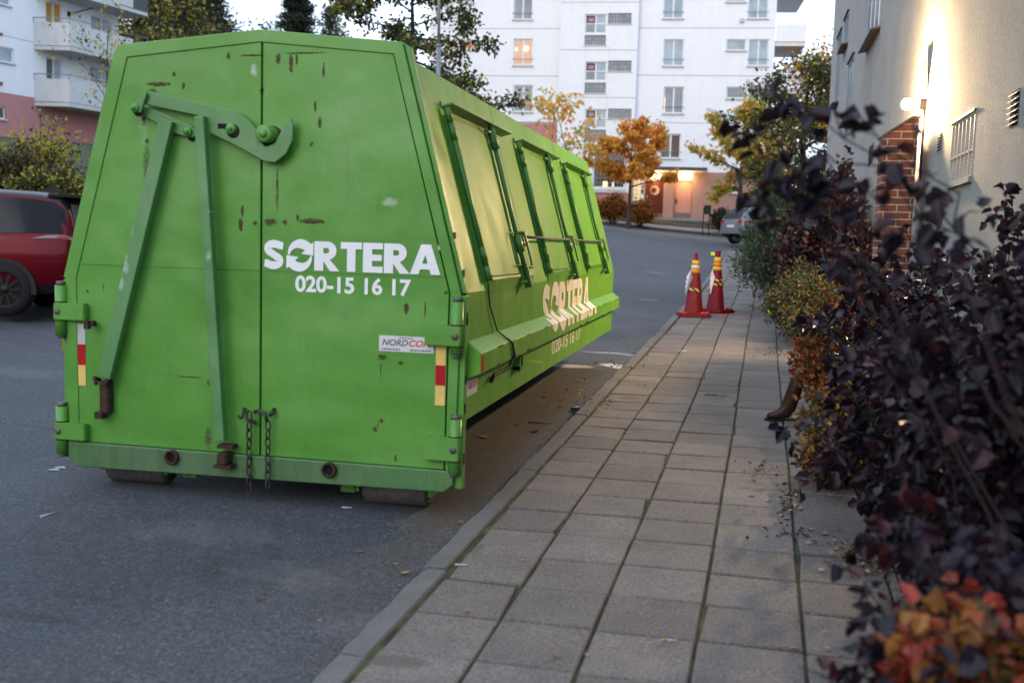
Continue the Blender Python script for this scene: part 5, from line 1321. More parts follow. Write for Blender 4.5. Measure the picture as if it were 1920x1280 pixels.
# colours ------------------------------------------------------------
L_purple = leafmat('purple_leaf', [(.008, .005, .010), (.016, .008, .016), (.011, .009, .018), (.030, .008, .013)], .50, .10, .28)
L_purple2 = leafmat('wine_leaf', [(.040, .006, .010), (.060, .010, .012), (.022, .010, .016)], .45, .25, .5)
L_rust = leafmat('rust_leaf', [(.26, .095, .022), (.34, .15, .03), (.20, .06, .018)], .6, .35)
L_red = leafmat('scarlet_leaf', [(.30, .030, .022), (.24, .045, .020), (.34, .085, .028)], .5, .3)
L_orange = leafmat('orange_leaf', [(.60, .22, .035), (.52, .17, .03), (.66, .32, .06)], .55, .5)
L_orange_shade = leafmat('shaded_orange_leaf', [(.20, .075, .018), (.26, .12, .022), (.15, .05, .018), (.10, .045, .02)], .6, .3)  # orange leaf darkened; the hedge's shade is put into its colour
L_yellow = leafmat('yellow_leaf', [(.52, .36, .04), (.44, .32, .04), (.36, .33, .05)], .55, .5)
L_ygreen = leafmat('yellow_green_leaf', [(.38, .40, .06), (.28, .34, .06), (.50, .45, .06)], .55, .55)
L_green = leafmat('green_leaf', [(.035, .060, .020), (.050, .075, .024), (.028, .046, .020)], .55, .25)
L_dgreen = leafmat('dark_green_leaf', [(.018, .030, .016), (.028, .042, .020), (.014, .022, .014)], .6, .2)
L_sage = leafmat('sage_leaf', [(.060, .090, .052), (.045, .075, .042), (.085, .110, .062)], .6, .25)
L_brown = leafmat('bronze_leaf', [(.080, .050, .022), (.11, .055, .022), (.055, .045, .018)], .6, .25)
L_olive = leafmat('olive_leaf', [(.065, .062, .020), (.090, .078, .022), (.045, .050, .018)], .6, .3)
L_maroon = leafmat('maroon_leaf', [(.075, .018, .016), (.055, .020, .014), (.10, .030, .018)], .55, .25)
L_pine = leafmat('pine_needle', [(.020, .036, .022), (.030, .046, .026), (.014, .026, .018)], .6, .15)
L_goldo = leafmat('golden_leaf', [(.86, .42, .07), (.80, .34, .06), (.88, .52, .11)], .55, .55)

def gz(x, y, dz=0): return (float(x), float(y), float(H(x, y))+dz)
def foot(px, depth): q = atd(px, 430, depth); return gz(q[0], q[1])
# street trees in front of the white block
b = foot(1178, 51.5)
tree('young_tree', 'young golden orange tree standing left of the lit entrance', 'tree', b, atd(1178, 250, 51.5)[2]-b[2], .13, 1.75, 4200, .21, 'maple', [L_goldo, L_orange, L_ygreen], 11, fork=.46, weights=[.66, .24, .10], nlimb=12, spray=.20, updir=.25, spread=1.1, lowest=atd(1178, 338, 51.5)[2]-b[2])
b = foot(1384, 49.5)
tree('young_tree', 'young yellow green tree beyond the traffic cones, its crown before the white block', 'tree', b, atd(1384, 205, 49.5)[2]-b[2], .17, 2.1, 3800, .21, 'maple', [L_yellow, L_ygreen, L_goldo], 23, fork=.36, weights=[.42, .36, .22], nlimb=12, spray=.19, updir=.15, spread=1.05)
b = foot(1085, 50)
tree('sapling', 'thin half bare sapling with scattered yellow leaves behind the container', 'tree', b, atd(1040, 185, 50)[2]-b[2], .07, 2.1, 620, .21, 'maple', [L_goldo, L_yellow, L_ygreen], 31, fork=.42, weights=[.55, .25, .2], nlimb=7, spray=.30, lean=(-1.2, 0), updir=.6)
# tall copper and green tree behind the container
b = foot(770, 33)
tree('broadleaf_tree', 'tall green and copper tree behind the roof of the container', 'tree', b, atd(770, -90, 33)[2]-b[2], .20, 2.4, 11500, .145, 'oval', [L_green, L_olive, L_maroon, L_ygreen], 44, fork=.42, weights=[.42, .24, .15, .19], nlimb=20, spray=.19, updir=-.15, droop=-.10, spread=1.0, depth=2, bark=M_barkd)
# mixed tree right of the white block
b = foot(1500, 44)
tree('broadleaf_tree', 'dark spreading tree with bare twigs between the white block and the stuccoed house', 'tree', b, atd(1500, 120, 44)[2]-b[2], .24, 2.5, 6500, .16, 'oval', [L_green, L_olive, L_yellow, L_brown], 52, fork=.25, weights=[.46, .30, .10, .14], nlimb=17, spray=.26, updir=.35, bark=M_barkd)
b = foot(1545, 58)
tree('broadleaf_tree', 'golden tree far behind, close to the corner of the stuccoed house', 'tree', b, atd(1545, 130, 58)[2]-b[2], .22, 3.0, 6500, .26, 'oval', [L_goldo, L_yellow, L_olive], 57, fork=.3, weights=[.5, .25, .25], nlimb=12, spray=.42, updir=.4, bark=M_barkd)
# wood on the skyline to the left
b = foot(275, 74); pine('pine_tree', 'dark pine rising beside the left apartment house', b, atd(275, -50, 74)[2]-b[2], 3.6, 3, mats=[L_pine, L_dgreen], nl=20000, bare=.35, ls=.42)
b = foot(345, 80); pine('pine_tree', 'dense dark pine second from the left apartment house', b, atd(345, -70, 80)[2]-b[2], 3.8, 5, mats=[L_pine, L_dgreen], nl=20000, bare=.3, ls=.42)
b = foot(400, 76); pine('pine_tree', 'thin open pine with sparse tufts on the skyline', b, atd(395, 5, 76)[2]-b[2], 2.6, 8, mats=[L_pine, L_dgreen], nl=8000, bare=.45, ls=.32)
b = foot(556, 72); pine('pine_tree', 'full rounded pine standing alone above the ridge of the container', b, atd(556, 0, 72)[2]-b[2], 1.75, 9, mats=[L_pine, L_dgreen], nl=20000, bare=.42, ls=.30)
b = foot(620, 72); pine('pine_tree', 'spindly pine right of the rounded pine', b, atd(620, 26, 72)[2]-b[2], 1.3, 14, mats=[L_pine, L_olive], nl=3600, bare=.5, ls=.28)
b = foot(330, 60)
tree('broadleaf_tree', 'yellowing bushy tree in front of the dark pines', 'tree', b, atd(330, 28, 60)[2]-b[2], .2, 3.6, 5200, .22, 'oval', [L_olive, L_yellow, L_dgreen], 63, fork=.3, weights=[.55, .25, .2], nlimb=15, spray=.26)
b = foot(470, 70)
tree('broadleaf_tree', 'low sparse tree on the skyline above the container ridge', 'tree', b, atd(470, 46, 70)[2]-b[2], .12, 2.6, 1400, .22, 'oval', [L_olive, L_brown, L_dgreen], 66, fork=.4, nlimb=9, spray=.5)
b = foot(650, 66)
tree('broadleaf_tree', 'slim half bare tree left of the tall copper tree', 'tree', b, atd(640, 40, 66)[2]-b[2], .1, 1.6, 1100, .18, 'oval', [L_green, L_dgreen, L_olive], 69, fork=.4, nlimb=8, spray=.4)
b = foot(205, 41)
tree('sapling', 'bare thin tree with a few yellow leaves before the left balconies', 'tree', b, atd(205, 35, 41)[2]-b[2], .07, 2.0, 300, .15, 'oval', [L_olive, L_yellow, L_ygreen], 71, fork=.25, nlimb=12, spray=.35, updir=.3)
# hedge shrubs on the bank behind the red car
for k, (px, dp, sx, sz, lab, ms, wt, sd) in enumerate((
    (20, 24, 1.6, 1.05, 'bronze green shrub at the left edge behind the red car', [L_brown, L_olive, L_dgreen], [.4, .35, .25], 1),
    (95, 23.2, 1.3, .95, 'olive and yellow shrub behind the roof of the red car', [L_olive, L_ygreen, L_brown], [.5, .25, .25], 2),
    (160, 22.6, 1.2, .80, 'low yellow green shrub between the red car and the container', [L_olive, L_ygreen, L_green], [.5, .3, .2], 3))):
    b = foot(px, dp); bush('shrub', lab, 'shrub', b, (sx, 1.0, sz), 4200, .085, 'oval', ms, 80+sd, 'shrubs on the bank', wt, nstem=40, shell=.4)
b = foot(75, 25.5); bush('tall_shrub', 'tall half bare shrub with yellowing leaves in front of the pink base', 'shrub', b, (1.25, .7, 1.75), 1100, .10, 'oval', [L_olive, L_ygreen, L_yellow], 91, None, None, nstem=34, twig=M_barkd, stemr=.018)
# shrubs before the white block
for k, (px, dp, sx, sz, lab, sd) in enumerate(((1150, 53.8, 1.25, 1.45, 'russet bush left of the young orange tree', 4), (1200, 53.2, .85, 1.2, 'russet bush right of the young orange tree trunk', 5))):
    q = atd(px, 412, dp); bush('bush', lab, 'bush', (q[0], q[1], H(q[0], q[1])+.15), (sx, .7, sz), 3600, .12, 'oval', [L_rust, L_orange, L_brown], 100+sd, 'russet bushes by the entrance', [.5, .25, .25], nstem=40)
q = atd(1352, 432, 53.4); bush('bush', 'dark green bush right of the entrance steps', 'bush', (q[0], q[1], H(q[0], q[1])+.15), (.62, .6, 1.35), 2600, .13, 'oval', [L_olive, L_dgreen], 107, None, None, nstem=36)
q = atd(1440, 420, 47); bush('bush', 'large green bush behind the silver car', 'bush', gz(q[0], q[1]), (1.1, 1.0, 3.1), 5200, .14, 'oval', [L_green, L_sage, L_dgreen], 108, None, [.5, .2, .3], nstem=46)
q = atd(1515, 420, 38); bush('bush', 'deep green bush beside the far corner of the stuccoed house', 'bush', gz(q[0], q[1]), (1.2, 1.0, 3.0), 5200, .13, 'oval', [L_dgreen, L_green, L_olive], 109, None, [.5, .25, .25], nstem=46)

# hedge along the wall, from far to near ------------------------------
def bed(x, y): return (x, y, float(Hp(x, y)))
bush('wispy_shrub', 'feathery grey green shrub spilling over the slabs behind the cones', 'shrub', bed(.95, 20.0), (1.0, 1.9, 2.25), 24000, .11, 'needle', [L_sage, L_green], 120, None, [.62, .38], nstem=110, updir=1.4, twig=M_twigg, stemr=.006)
bush('purple_shrub', 'rounded dark purple shrub behind the feathery grey green one', 'shrub', bed(1.35, 16.6), (.80, 1.6, 2.15), 11000, .085, 'ninebark', [L_purple, L_purple2, L_brown], 121, 'purple leaved shrubs along the wall', [.78, .16, .06], nstem=70)
bush('purple_shrub', 'slender wine red shrub reaching up the wall near its far windows', 'shrub', bed(1.62, 17.5), (.40, .6, 2.75), 2600, .085, 'ninebark', [L_purple2, L_purple], 122, 'purple leaved shrubs along the wall', [.6, .4], nstem=22)
bush('low_shrub', 'mounded green brown shrub with rusty top beside the slabs', 'shrub', bed(.98, 14.6), (.62, 1.9, 1.02), 19000, .040, 'oval', [L_olive, L_brown, L_green, L_dgreen], 123, None, [.26, .26, .26, .22], nstem=120, stemr=.005)
bush('low_shrub', 'russet flowering shrub in front of the green brown mound', 'shrub', bed(1.22, 11.2), (.50, 1.0, 1.15), 8000, .05, 'oval', [L_brown, L_rust, L_olive], 124, None, [.4, .3, .3], nstem=70, stemr=.005)
bush('barberry', 'orange and scarlet low shrub beside the brown boot', 'shrub', bed(.92, 8.75), (.46, .55, .92), 4200, .06, 'oval', [L_orange_shade, L_red, L_brown, L_orange], 125, None, [.46, .24, .20, .10], nstem=46, stemr=.006)
bush('barberry', 'mustard yellow and rust low shrub overhanging the slab edge', 'shrub', bed(.86, 6.75), (.42, .75, .66), 5200, .052, 'oval', [L_orange_shade, L_olive, L_yellow, L_brown], 126, None, [.42, .26, .14, .18], nstem=56, stemr=.006)
bush('barberry', 'small brown withered shrub lying out over the slabs', 'shrub', bed(.62, 6.55), (.24, .30, .30), 900, .045, 'oval', [L_brown, L_rust, L_maroon], 127, None, None, nstem=22, stemr=.005)

# the big purple shrubs close to the camera: arching stems with single leaves ----
def arching(name, label, base, targets, seed, leaf=.062, per_m=34, group='purple leaved shrubs along the wall', mats=None, weights=None, start=.35, droop=.10, twigs=4.5, tl=1.0):
    rnd = random.Random(seed); r = np.random.default_rng(seed); root = thing(name, label, 'shrub', base, 0, group)
    mb = MB(); P = []; Dd = []
    B = np.array(base)
    for tg in targets:
        tg = np.array(tg)-B; b = np.array([rnd.gauss(0, .16), rnd.gauss(0, .28), -.05])
        L = np.linalg.norm(tg-b); ctrl = b*.5+tg*.5+np.array([rnd.gauss(0, .08), rnd.gauss(0, .10), .22*L+droop*L])
        n = max(6, int(L*7)); ts = np.linspace(0, 1, n)[:, None]
        A = (1-ts)**2*b+2*ts*(1-ts)*ctrl+ts**2*tg; A[1:-1] += r.normal(size=(n-2, 3))*.024
        mb.tube(A, [.0034*(1-.8*i/(n-1))+.0012 for i in range(n)], 5, caps=False)
        seg = np.linalg.norm(np.diff(A, axis=0), axis=1).sum()
        # side twigs
        tw = [(A, start)]
        for k in range(int(seg*twigs)):
            t = rnd.uniform(start, .97); i = int(t*(n-1)); q = A[i]; d = norm(A[min(i+1, n-1)]-A[i]); s = norm(np.array([rnd.gauss(0, 1), rnd.gauss(0, 1), rnd.gauss(.1, .7)]))
            l = rnd.uniform(.10, .30)*tl; e = q+norm(d*.6+s)*l; Tt = np.array([q, (q+e)/2+np.array([0, 0, .02]), e]); mb.tube(Tt, [.003, .0022, .001], 4, caps=False); tw.append((Tt, .15))
        for T_, s0 in tw:
            l = np.linalg.norm(np.diff(T_, axis=0), axis=1).sum()*(1-s0); k = max(2, int(l*per_m)); t = r.uniform(s0, 1.0, k)*(len(T_)-1); i = np.minimum(t.astype(int), len(T_)-2); f = (t-i)[:, None]
            q = T_[i]*(1-f)+T_[i+1]*f; d = norm(T_[i+1]-T_[i]); s = r.normal(size=(k, 3)); s -= (s*d).sum(1, keepdims=True)*d
            dd = norm(d*.55+norm(s)+np.array([0, 0, -.30])); P.append(q+dd*.012); Dd.append(dd)
    mb.build('stems', M_twig, root, recalc=False)
    P = np.concatenate(P); Dd = np.concatenate(Dd)
    leaves('leaves', P, Dd, leaf*r.uniform(.55, 1.25, len(P)), 'ninebark', mats or [L_purple, L_purple2], root, seed, weights if weights is not None else [.86, .14], up=.8)
    return root
def tg(lst): return [atd(x, y, d) for x, y, d in lst]
R_ = random.Random(77)
def region(n, poly, d0, d1):
    """random points seen inside a polygon of the picture, at real depths between d0 and d1"""
    xs_ = [p[0] for p in poly]; ys_ = [p[1] for p in poly]; out = []
    while len(out) < n:
        x, y = R_.uniform(min(xs_), max(xs_)), R_.uniform(min(ys_), max(ys_)); c_ = False
        for (x0, y0), (x1, y1) in zip(poly, poly[1:]+poly[:1]):
            if (y0 > y) != (y1 > y) and x < (x1-x0)*(y-y0)/(y1-y0)+x0: c_ = not c_
        if c_: out.append(atd(x, y, R_.uniform(d0, d1)))
    return out
hero = tg([(1400, 150, 2.6), (1325, 205, 2.7), (1350, 300, 2.75), (1455, 250, 2.6), (1530, 310, 2.5), (1500, 190, 2.5), (1610, 215, 2.4), (1600, 335, 2.4), (1420, 380, 2.6), (1670, 320, 2.35)])
arching('purple_shrub', 'nearest purple shrub, its blurred arching twigs crossing the white block', bed(1.05, 2.55), hero, 201, .054, 18, start=.78, twigs=1.3, tl=.5)
arching('purple_shrub', 'deep purple shrub filling the right edge of the picture', bed(1.25, 3.25), region(52, [(1700, 540), (1960, 400), (2050, 1120), (1760, 1180), (1640, 1000), (1660, 700)], 2.7, 3.8), 202, .058, 56, start=.05, twigs=6.0, tl=1.2)
arching('purple_shrub', 'purple shrub in front of the barred cellar window', bed(1.45, 5.2), region(34, [(1750, 520), (1840, 420), (1915, 260), (1990, 300), (1960, 680), (1640, 740), (1600, 600), (1700, 560)], 4.2, 6.0), 203, .060, 28, start=.12, tl=.8)
arching('purple_shrub', 'purple shrub in front of the brick pier, over the orange barberries', bed(1.25, 7.2), region(34, [(1500, 600), (1560, 500), (1640, 560), (1760, 560), (1780, 800), (1640, 860), (1520, 720)], 5.6, 8.2), 204, .062, 28, start=.12, tl=.9)
arching('purple_shrub', 'airy purple shrub whose sprays cross the lit wall between the pier and the cellar window', bed(1.35, 6.2), region(20, [(1500, 490), (1600, 455), (1690, 430), (1750, 400), (1790, 470), (1760, 580), (1520, 620)], 4.6, 6.8), 208, .060, 24, start=.35, tl=.7)
arching('purple_shrub', 'low purple shrub leaning over the mustard barberry', bed(1.05, 4.6), region(34, [(1530, 720), (1610, 640), (1760, 700), (1780, 1060), (1650, 1040), (1540, 900)], 3.6, 5.2), 205, .062, 30, start=.12)
arching('purple_shrub', 'purple twigs hanging beside the red leaves at the lower edge', bed(.98, 2.2), tg([(1500, 1250, 2.35), (1540, 1268, 2.3), (1615, 1150, 2.3), (1640, 1200, 2.2), (1620, 1090, 2.5), (1760, 1060, 2.3), (1850, 1000, 2.2), (1700, 1030, 2.5), (1800, 1120, 2.3), (1900, 1080, 2.1)]), 206, .050, 30, start=.5, droop=.0)
arching('barberry', 'red and orange leaved shrub in the lower right corner', bed(.95, 2.35), region(44, [(1640, 1240), (1690, 1110), (1800, 1130), (1960, 1190), (2000, 1330), (1620, 1330)], 1.95, 2.6), 207, .044, 52, None, [L_red, L_orange_shade, L_rust, L_olive], [.46, .28, .20, .06], start=.3)
# ================================================================ cars
M_tyre = flat('tyre_rubber', (.012, .012, .013), .8); M_rim = flat('black_rim', (.012, .012, .013), .4, .1); M_alu = flat('silver_rim', (.35, .36, .38), .3, .8)
M_trim = flat('black_trim', (.014, .014, .015), .5)
def carpaint(name, c):
    m = Mat(name); m.color(c); m.rough(.32); m.p.inputs['Metallic'].default_value = .25; m.p.inputs['Specular IOR Level'].default_value = .12; m.p.inputs['Coat Weight'].default_value = .22; m.p.inputs['Coat Roughness'].default_value = .08; return m.m
m = Mat('tinted_glass'); m.color((.006, .008, .013)); m.rough(.10); m.p.inputs['Specular IOR Level'].default_value = .14; M_cglass = m.m
M_lens = emit('clear_lens', (1, .8, .6), .05, (.10, .10, .11)); M_lens.node_tree.nodes['Principled BSDF'].inputs['Roughness'].default_value = .1
M_redlens = flat('red_lens', (.35, .02, .015), .15, var=.05); M_chrome = flat('chrome_trim', (.6, .6, .6), .2, .9)
def car(name, label, loc, rz, S, paintm, roofm, rimm, wheel_r, wheel_x, HWD=.93, suv=True):
    """S: stations (x, sill z, belt z, roof z, half width factor), x forward, rear at the small x"""
    root = thing(name, label, 'car', loc, rz)
    rings = []
    for (x, zs, zb, zr, wf) in S:
        hw = HWD*wf; gl = max(0, zr-zb)
        rings.append([(x, hw*.86, zs), (x, hw*.97, zs+.14), (x, hw*1.0, zs+(zb-zs)*.55), (x, hw*.985, zb-.05), (x, hw*.955, zb), (x, hw*(.955-.20*min(1, gl/.5)), zr-.07*min(1, gl/.3)), (x, hw*(.90-.24*min(1, gl/.5)), zr-.015*min(1, gl/.3)), (x, hw*.30, zr+.02*min(1, gl/.3)), (x, 0, zr+.025*min(1, gl/.3))])
    nr = len(rings[0]); mb = MB()
    vs_ = [p for rg in rings for p in rg]+[(p[0], -p[1], p[2]) for rg in rings for p in rg]; off = len(rings)*nr; fs = []; mi = []
    for i in range(len(rings)-1):
        roofy = S[i][3]-S[i][2] > .3 and S[i+1][3]-S[i+1][2] > .3
        for k in range(nr-1):
            a, b = i*nr+k, (i+1)*nr+k; top = roofy and k >= 5
            for o, rev in ((0, False), (off, True)):
                f = [a+o, b+o, b+1+o, a+1+o]; fs.append(f[::-1] if rev else f); mi.append(1 if top else 0)
    for i in (0, len(rings)-1):
        a = [i*nr+k for k in range(nr)]; b = [off+i*nr+k for k in range(nr)][::-1]; fs.append(a+b); mi.append(0)
    for f, q in zip(fs, mi): mb.faces([vs_[j] for j in f], [list(range(len(f)))], q, True)
    body_ = mb.build('body', [paintm, roofm], root)
    def pt(x, k, s, out=.006):
        X = [r_[0] for r_ in S]; i = max(0, min(len(X)-2, int(np.searchsorted(X, x)-1))); t = (x-X[i])/(X[i+1]-X[i]); kk = int(k); f = k-kk
        def at_(r_): a = np.array(r_[kk]); b = np.array(r_[min(kk+1, nr-1)]); return a*(1-f)+b*f
        p = at_(rings[i])*(1-t)+at_(rings[i+1])*t; return (p[0], s*(p[1]+out), p[2]+out*.3)
    def patch(xs0, xs1, k0, k1, s, nm, mt, n=6, out=.006, parent=root, nk=2):
        """xs0/xs1: (x at lower edge, x at upper edge) of both ends"""
        m2 = MB(); rows = []
        for j in range(nk+1):
            t = j/nk; k = k0+(k1-k0)*t; a = xs0[0]*(1-t)+xs0[1]*t; b = xs1[0]*(1-t)+xs1[1]*t
            rows.append([pt(a+(b-a)*q/n, k, s, out) for q in range(n+1)])
        for r0_, r1_ in zip(rows, rows[1:]):
            for q in range(n): m2.face([r0_[q], r0_[q+1], r1_[q+1], r1_[q]], 0, True)
        return m2.build(nm, mt, parent)
    for x in wheel_x:
        for s in (1, -1):
            w = bpy.data.objects.new('wheel', None); COL.objects.link(w); w.parent = root; w.location = (x, s*(HWD-.10), wheel_r)
            m2 = MB(); m2.lathe([(wheel_r*.66, -.11), (wheel_r*.95, -.11), (wheel_r, -.07), (wheel_r, .07), (wheel_r*.95, .11), (wheel_r*.66, .11)], (0, 0, 0), 'y', 32); m2.build('tyre', M_tyre, w)
            m2 = MB(); m2.lathe([(wheel_r*.66, .10), (wheel_r*.60, s*.085), (wheel_r*.56, s*.04), (.05, s*.04)], (0, 0, 0), 'y', 28)
            for k in range(10):
                a = k*math.pi/5; m2.M = Matrix.Rotation(a, 4, 'Y'); y0, y1 = sorted((s*.05, s*.09)); m2.box(.03, wheel_r*.62, y0, y1, -.022, .022)
            m2.M = None; m2.lathe([(0, s*.10), (.06, s*.095), (.07, s*.05)], (0, 0, 0), 'y', 16); m2.build('rim', rimm, w)
            m2 = MB(); R1, R0 = wheel_r*1.16, wheel_r*.98
            for o0, o1, ra, rb in ((.012, .022, R0, R1),):
                vs2 = []
                for k in range(21):
                    a = math.pi*(k/20)*1.10-.05*math.pi
                    for rr_ in (ra, rb): vs2.append((rr_*math.cos(a), s*(.105), rr_*math.sin(a)))
                m2.faces(vs2, [(2*k, 2*k+2, 2*k+3, 2*k+1) for k in range(20)])
                vs3 = [(p[0], p[1]-s*.06, p[2]) for p in vs2]; m2.faces(vs2+vs3, [(2*k+1, 2*k+3, 42+2*k+3, 42+2*k+1) for k in range(20)]+[(2*k, 42+2*k, 42+2*k+2, 2*k+2) for k in range(20)])
            m2.M = None; m2.build('wheel_arch', M_trim, w)
            m2 = MB(); m2.lathe([(0, s*.075), (R0+.01, s*.075)], (0, 0, 0), 'y', 28); m2.build('wheel_well', M_black, w)
    return root, pt, patch, body_
# the red estate on the left, its tail towards the container
S = [(-2.28, .42, 1.02, 1.06, .80), (-2.25, .38, 1.10, 1.18, .90), (-2.16, .34, 1.13, 1.50, .955), (-2.02, .32, 1.13, 1.66, .985), (-1.7, .30, 1.12, 1.71, 1.0), (-.8, .28, 1.09, 1.745, 1.0), (.0, .28, 1.06, 1.735, 1.0), (.55, .28, 1.04, 1.65, 1.0), (1.15, .30, 1.03, 1.20, .99), (1.4, .31, 1.01, 1.06, .98), (2.0, .34, .94, .99, .93), (2.22, .40, .80, .85, .84), (2.28, .42, .70, .72, .80)]
q = atd(-120, 575, 15.6); rp = hit(20, 580, (0, 0, 1), (0, 0, 0)); cpos = np.array([atd(56, 575, 14.9)[0], atd(56, 575, 14.9)[1], 0]); cd = -RGT*.995-FWD*.10
ca_ = math.atan2(cd[1], cd[0]); wx = -1.36
org = cpos-np.array([math.cos(ca_), math.sin(ca_), 0])*wx; zc = atd(22, 586, 14.6)[2]
P_red = carpaint('deep_red_paint', (.105, .001, .006)); P_blk = carpaint('gloss_black_roof', (.020, .022, .026))
root, pt, patch, body_ = car('parked_car', 'deep red estate car with a black roof, its tail behind the container', (org[0], org[1], zc), ca_, S, P_red, P_blk, M_rim, .365, (-1.36, 1.38))
for s in (1, -1):
    patch((-1.72, -1.30), (-.60, -.62), 4.06, 4.92, s, 'side_window', M_cglass) if False else None
    patch((-2.215, -2.10), (-1.02, -.80), 4.05, 4.95, s, 'side_window', M_cglass, 10)
    patch((-.62, -.55), (.12, .08), 4.05, 4.93, s, 'side_window', M_cglass, 6); patch((.22, .18), (1.05, .62), 4.05, 4.90, s, 'side_window', M_cglass, 6)
    patch((-2.245, -2.23), (-1.72, -1.92), 3.02, 3.92, s, 'tail_light', M_lens, 8, .010, nk=3)
    patch((-2.20, -2.20), (-2.04, -2.08), 3.2, 3.75, s, 'tail_light', M_redlens, 4, .016)
    patch((-1.75, -1.75), (1.6, 1.6), .02, .7, s, 'sill_trim', M_trim, 12, .012); patch((-2.24, -2.22), (-1.80, -1.78), .02, .9, s, 'bumper_trim', M_trim, 4, .010)
    patch((-2.1, -2.1), (1.1, 1.1), 3.30, 3.36, s, 'crease', M_trim, 10, .004)
    p = pt(-.68, 3.55, s, .01); m2 = MB(); m2.lathe([(0, .006), (.035, .004), (.04, 0)], p, 'y', 12); m2.build('fuel_badge', M_chrome, root)
    m2 = MB(); y = s*.97; a, b = pt(-.62, 3.9, s, .003), pt(-.60, 1.0, s, .003); m2.tube([pt(-.62, 3.9, s, .002), pt(-.72, 2.6, s, .002), pt(-.68, 1.0, s, .002)], .006, 4); m2.build('door_gap', M_black, root)
m2 = MB(); m2.faces([(-2.19, y_, 1.20) for y_ in (-.66, .66)]+[(-2.06, y_, 1.60) for y_ in (.60, -.60)], [(0, 1, 2, 3)]); m2.faces([(-2.262, -.70, 1.16), (-2.262, .70, 1.16), (-2.15, .62, 1.56), (-2.15, -.62, 1.56)], [(0, 1, 2, 3)]); m2.build('rear_window', M_cglass, root)
m2 = MB(); m2.box(-2.30, -1.85, -.66, .66, 1.655, 1.70, 0, .015); m2.build('roof_spoiler', P_blk, root)
m2 = MB(); m2.prism([(-1.75, 1.735), (-1.50, 1.735), (-1.68, 1.83), (-1.73, 1.84)], lambda a, b, d: (a, d, b), -.02, .02); m2.build('roof_antenna', M_trim, root)
# silver hatchback beyond the hedge
S2 = [(-1.98, .42, .82, .86, .82), (-1.95, .36, .92, 1.00, .92), (-1.82, .32, .95, 1.22, .96), (-1.55, .30, .96, 1.42, .98), (-1.1, .28, .96, 1.48, 1.0), (-.2, .26, .95, 1.50, 1.0), (.5, .26, .93, 1.40, 1.0), (1.05, .28, .92, 1.05, .99), (1.5, .32, .84, .90, .94), (1.9, .38, .70, .74, .84), (1.97, .42, .62, .64, .8)]
P_sil = carpaint('silver_paint', (.15, .17, .20))
cd = RGT*.93+FWD*.37; ca2 = math.atan2(cd[1], cd[0]); q = atd(1378, 450, 41.5); org = q+np.array([math.cos(ca2), math.sin(ca2), 0])*1.75
root, pt, patch, body_ = car('parked_car', 'silver hatchback half hidden behind the feathery shrub', (org[0], org[1], atd(1370, 457, 41.5)[2]), ca2, S2, P_sil, P_sil, M_alu, .31, (-1.25, 1.25), .86)
for s in (1, -1):
    patch((-1.40, -1.25), (-.40, -.35), 4.1, 4.9, s, 'side_window', M_cglass); patch((-.3, -.28), (.75, .45), 4.1, 4.9, s, 'side_window', M_cglass)
    patch((-1.93, -1.86), (-1.52, -1.70), 3.0, 3.95, s, 'tail_light', M_redlens, 6, .012, nk=3)
m2 = MB(); m2.faces([(-1.968, -.60, 1.02), (-1.968, .60, 1.02), (-1.845, .58, 1.235), (-1.845, -.58, 1.235), (-1.60, .50, 1.425), (-1.60, -.50, 1.425)], [(0, 1, 2, 3), (3, 2, 4, 5)]); m2.build('rear_window', M_cglass, root)
for s in (1, -1): m2 = MB(); m2.box(-1.985, -1.88, min(s*.50, s*.74), max(s*.50, s*.74), .80, .97, 0, .02); m2.build('tail_light', M_redlens, root)
m2 = MB(); m2.box(-2.04, -1.90, -.74, .74, .40, .60, 0, .03); m2.build('rear_bumper', P_sil, root)
m2 = MB(); m2.box(-2.0, -1.985, -.26, .26, .66, .77); m2.build('number_plate', M_stick, root)

# ================================================================ street furniture
lpx = 817; b = foot(lpx, 27)
SL_ = thing('street_lamp', 'slim grey lamp post with a curved arm rising behind the container', 'street lamp', b)
zt = atd(lpx, 2, 27)[2]-b[2]; zj = atd(lpx, 92, 27)[2]-b[2]; al = -.045
mb = MB(); mb.tube([(.0, 0, -.3), (al*.55, 0, zj)], [.062, .058], 14); mb.tube([(al*.55, 0, zj-.03), (al*.55, 0, zj+.03)], .066, 14); mb.build('pole', M_steel if False else flat('grey_pole', (.20, .22, .25), .5, .3), SL_)
mb = MB(); pts = [(al*.55, 0, zj), (al, 0, zt-.15)]+[(al-.7+.7*math.cos(t), 0, zt-.15+.7*math.sin(t)) for t in np.linspace(.15, 1.45, 8)]+[(al-1.5, 0, zt+.62)]
mb.tube(pts, .040, 12); mb.build('arm', bpy.data.materials['grey_pole'], SL_)
mb = MB(); mb.box(al-2.05, al-1.4, -.13, .13, zt+.56, zt+.68, 0, .03); mb.build('lamp_head', bpy.data.materials['grey_pole'], SL_)
# litter bin on its post
q = atd(1325, 432, 52.6); b = (q[0], q[1], q[2])
LBn = thing('litter_bin', 'dark green litter bin on two thin posts right of the entrance steps', 'litter bin', b)
zt = atd(1326, 385, 52.6)[2]-b[2]; zb = atd(1326, 402, 52.6)[2]-b[2]; M_bin = flat('dark_green_bin', (.008, .020, .017), .5)
mb = MB(); mb.box(-.17, .17, -.14, .14, zb, zt-.05, 0, .02); mb.build('bin_body', M_bin, LBn); mb = MB(); mb.box(-.18, .18, -.15, .15, zt-.048, zt, 0, .015); mb.build('lid', M_bin, LBn)
for x in (-.20, .10): mb = MB(); mb.tube([(x, 0, -.3), (x, 0, zt-.1)], .025, 8); mb.build('post', M_trim, LBn)

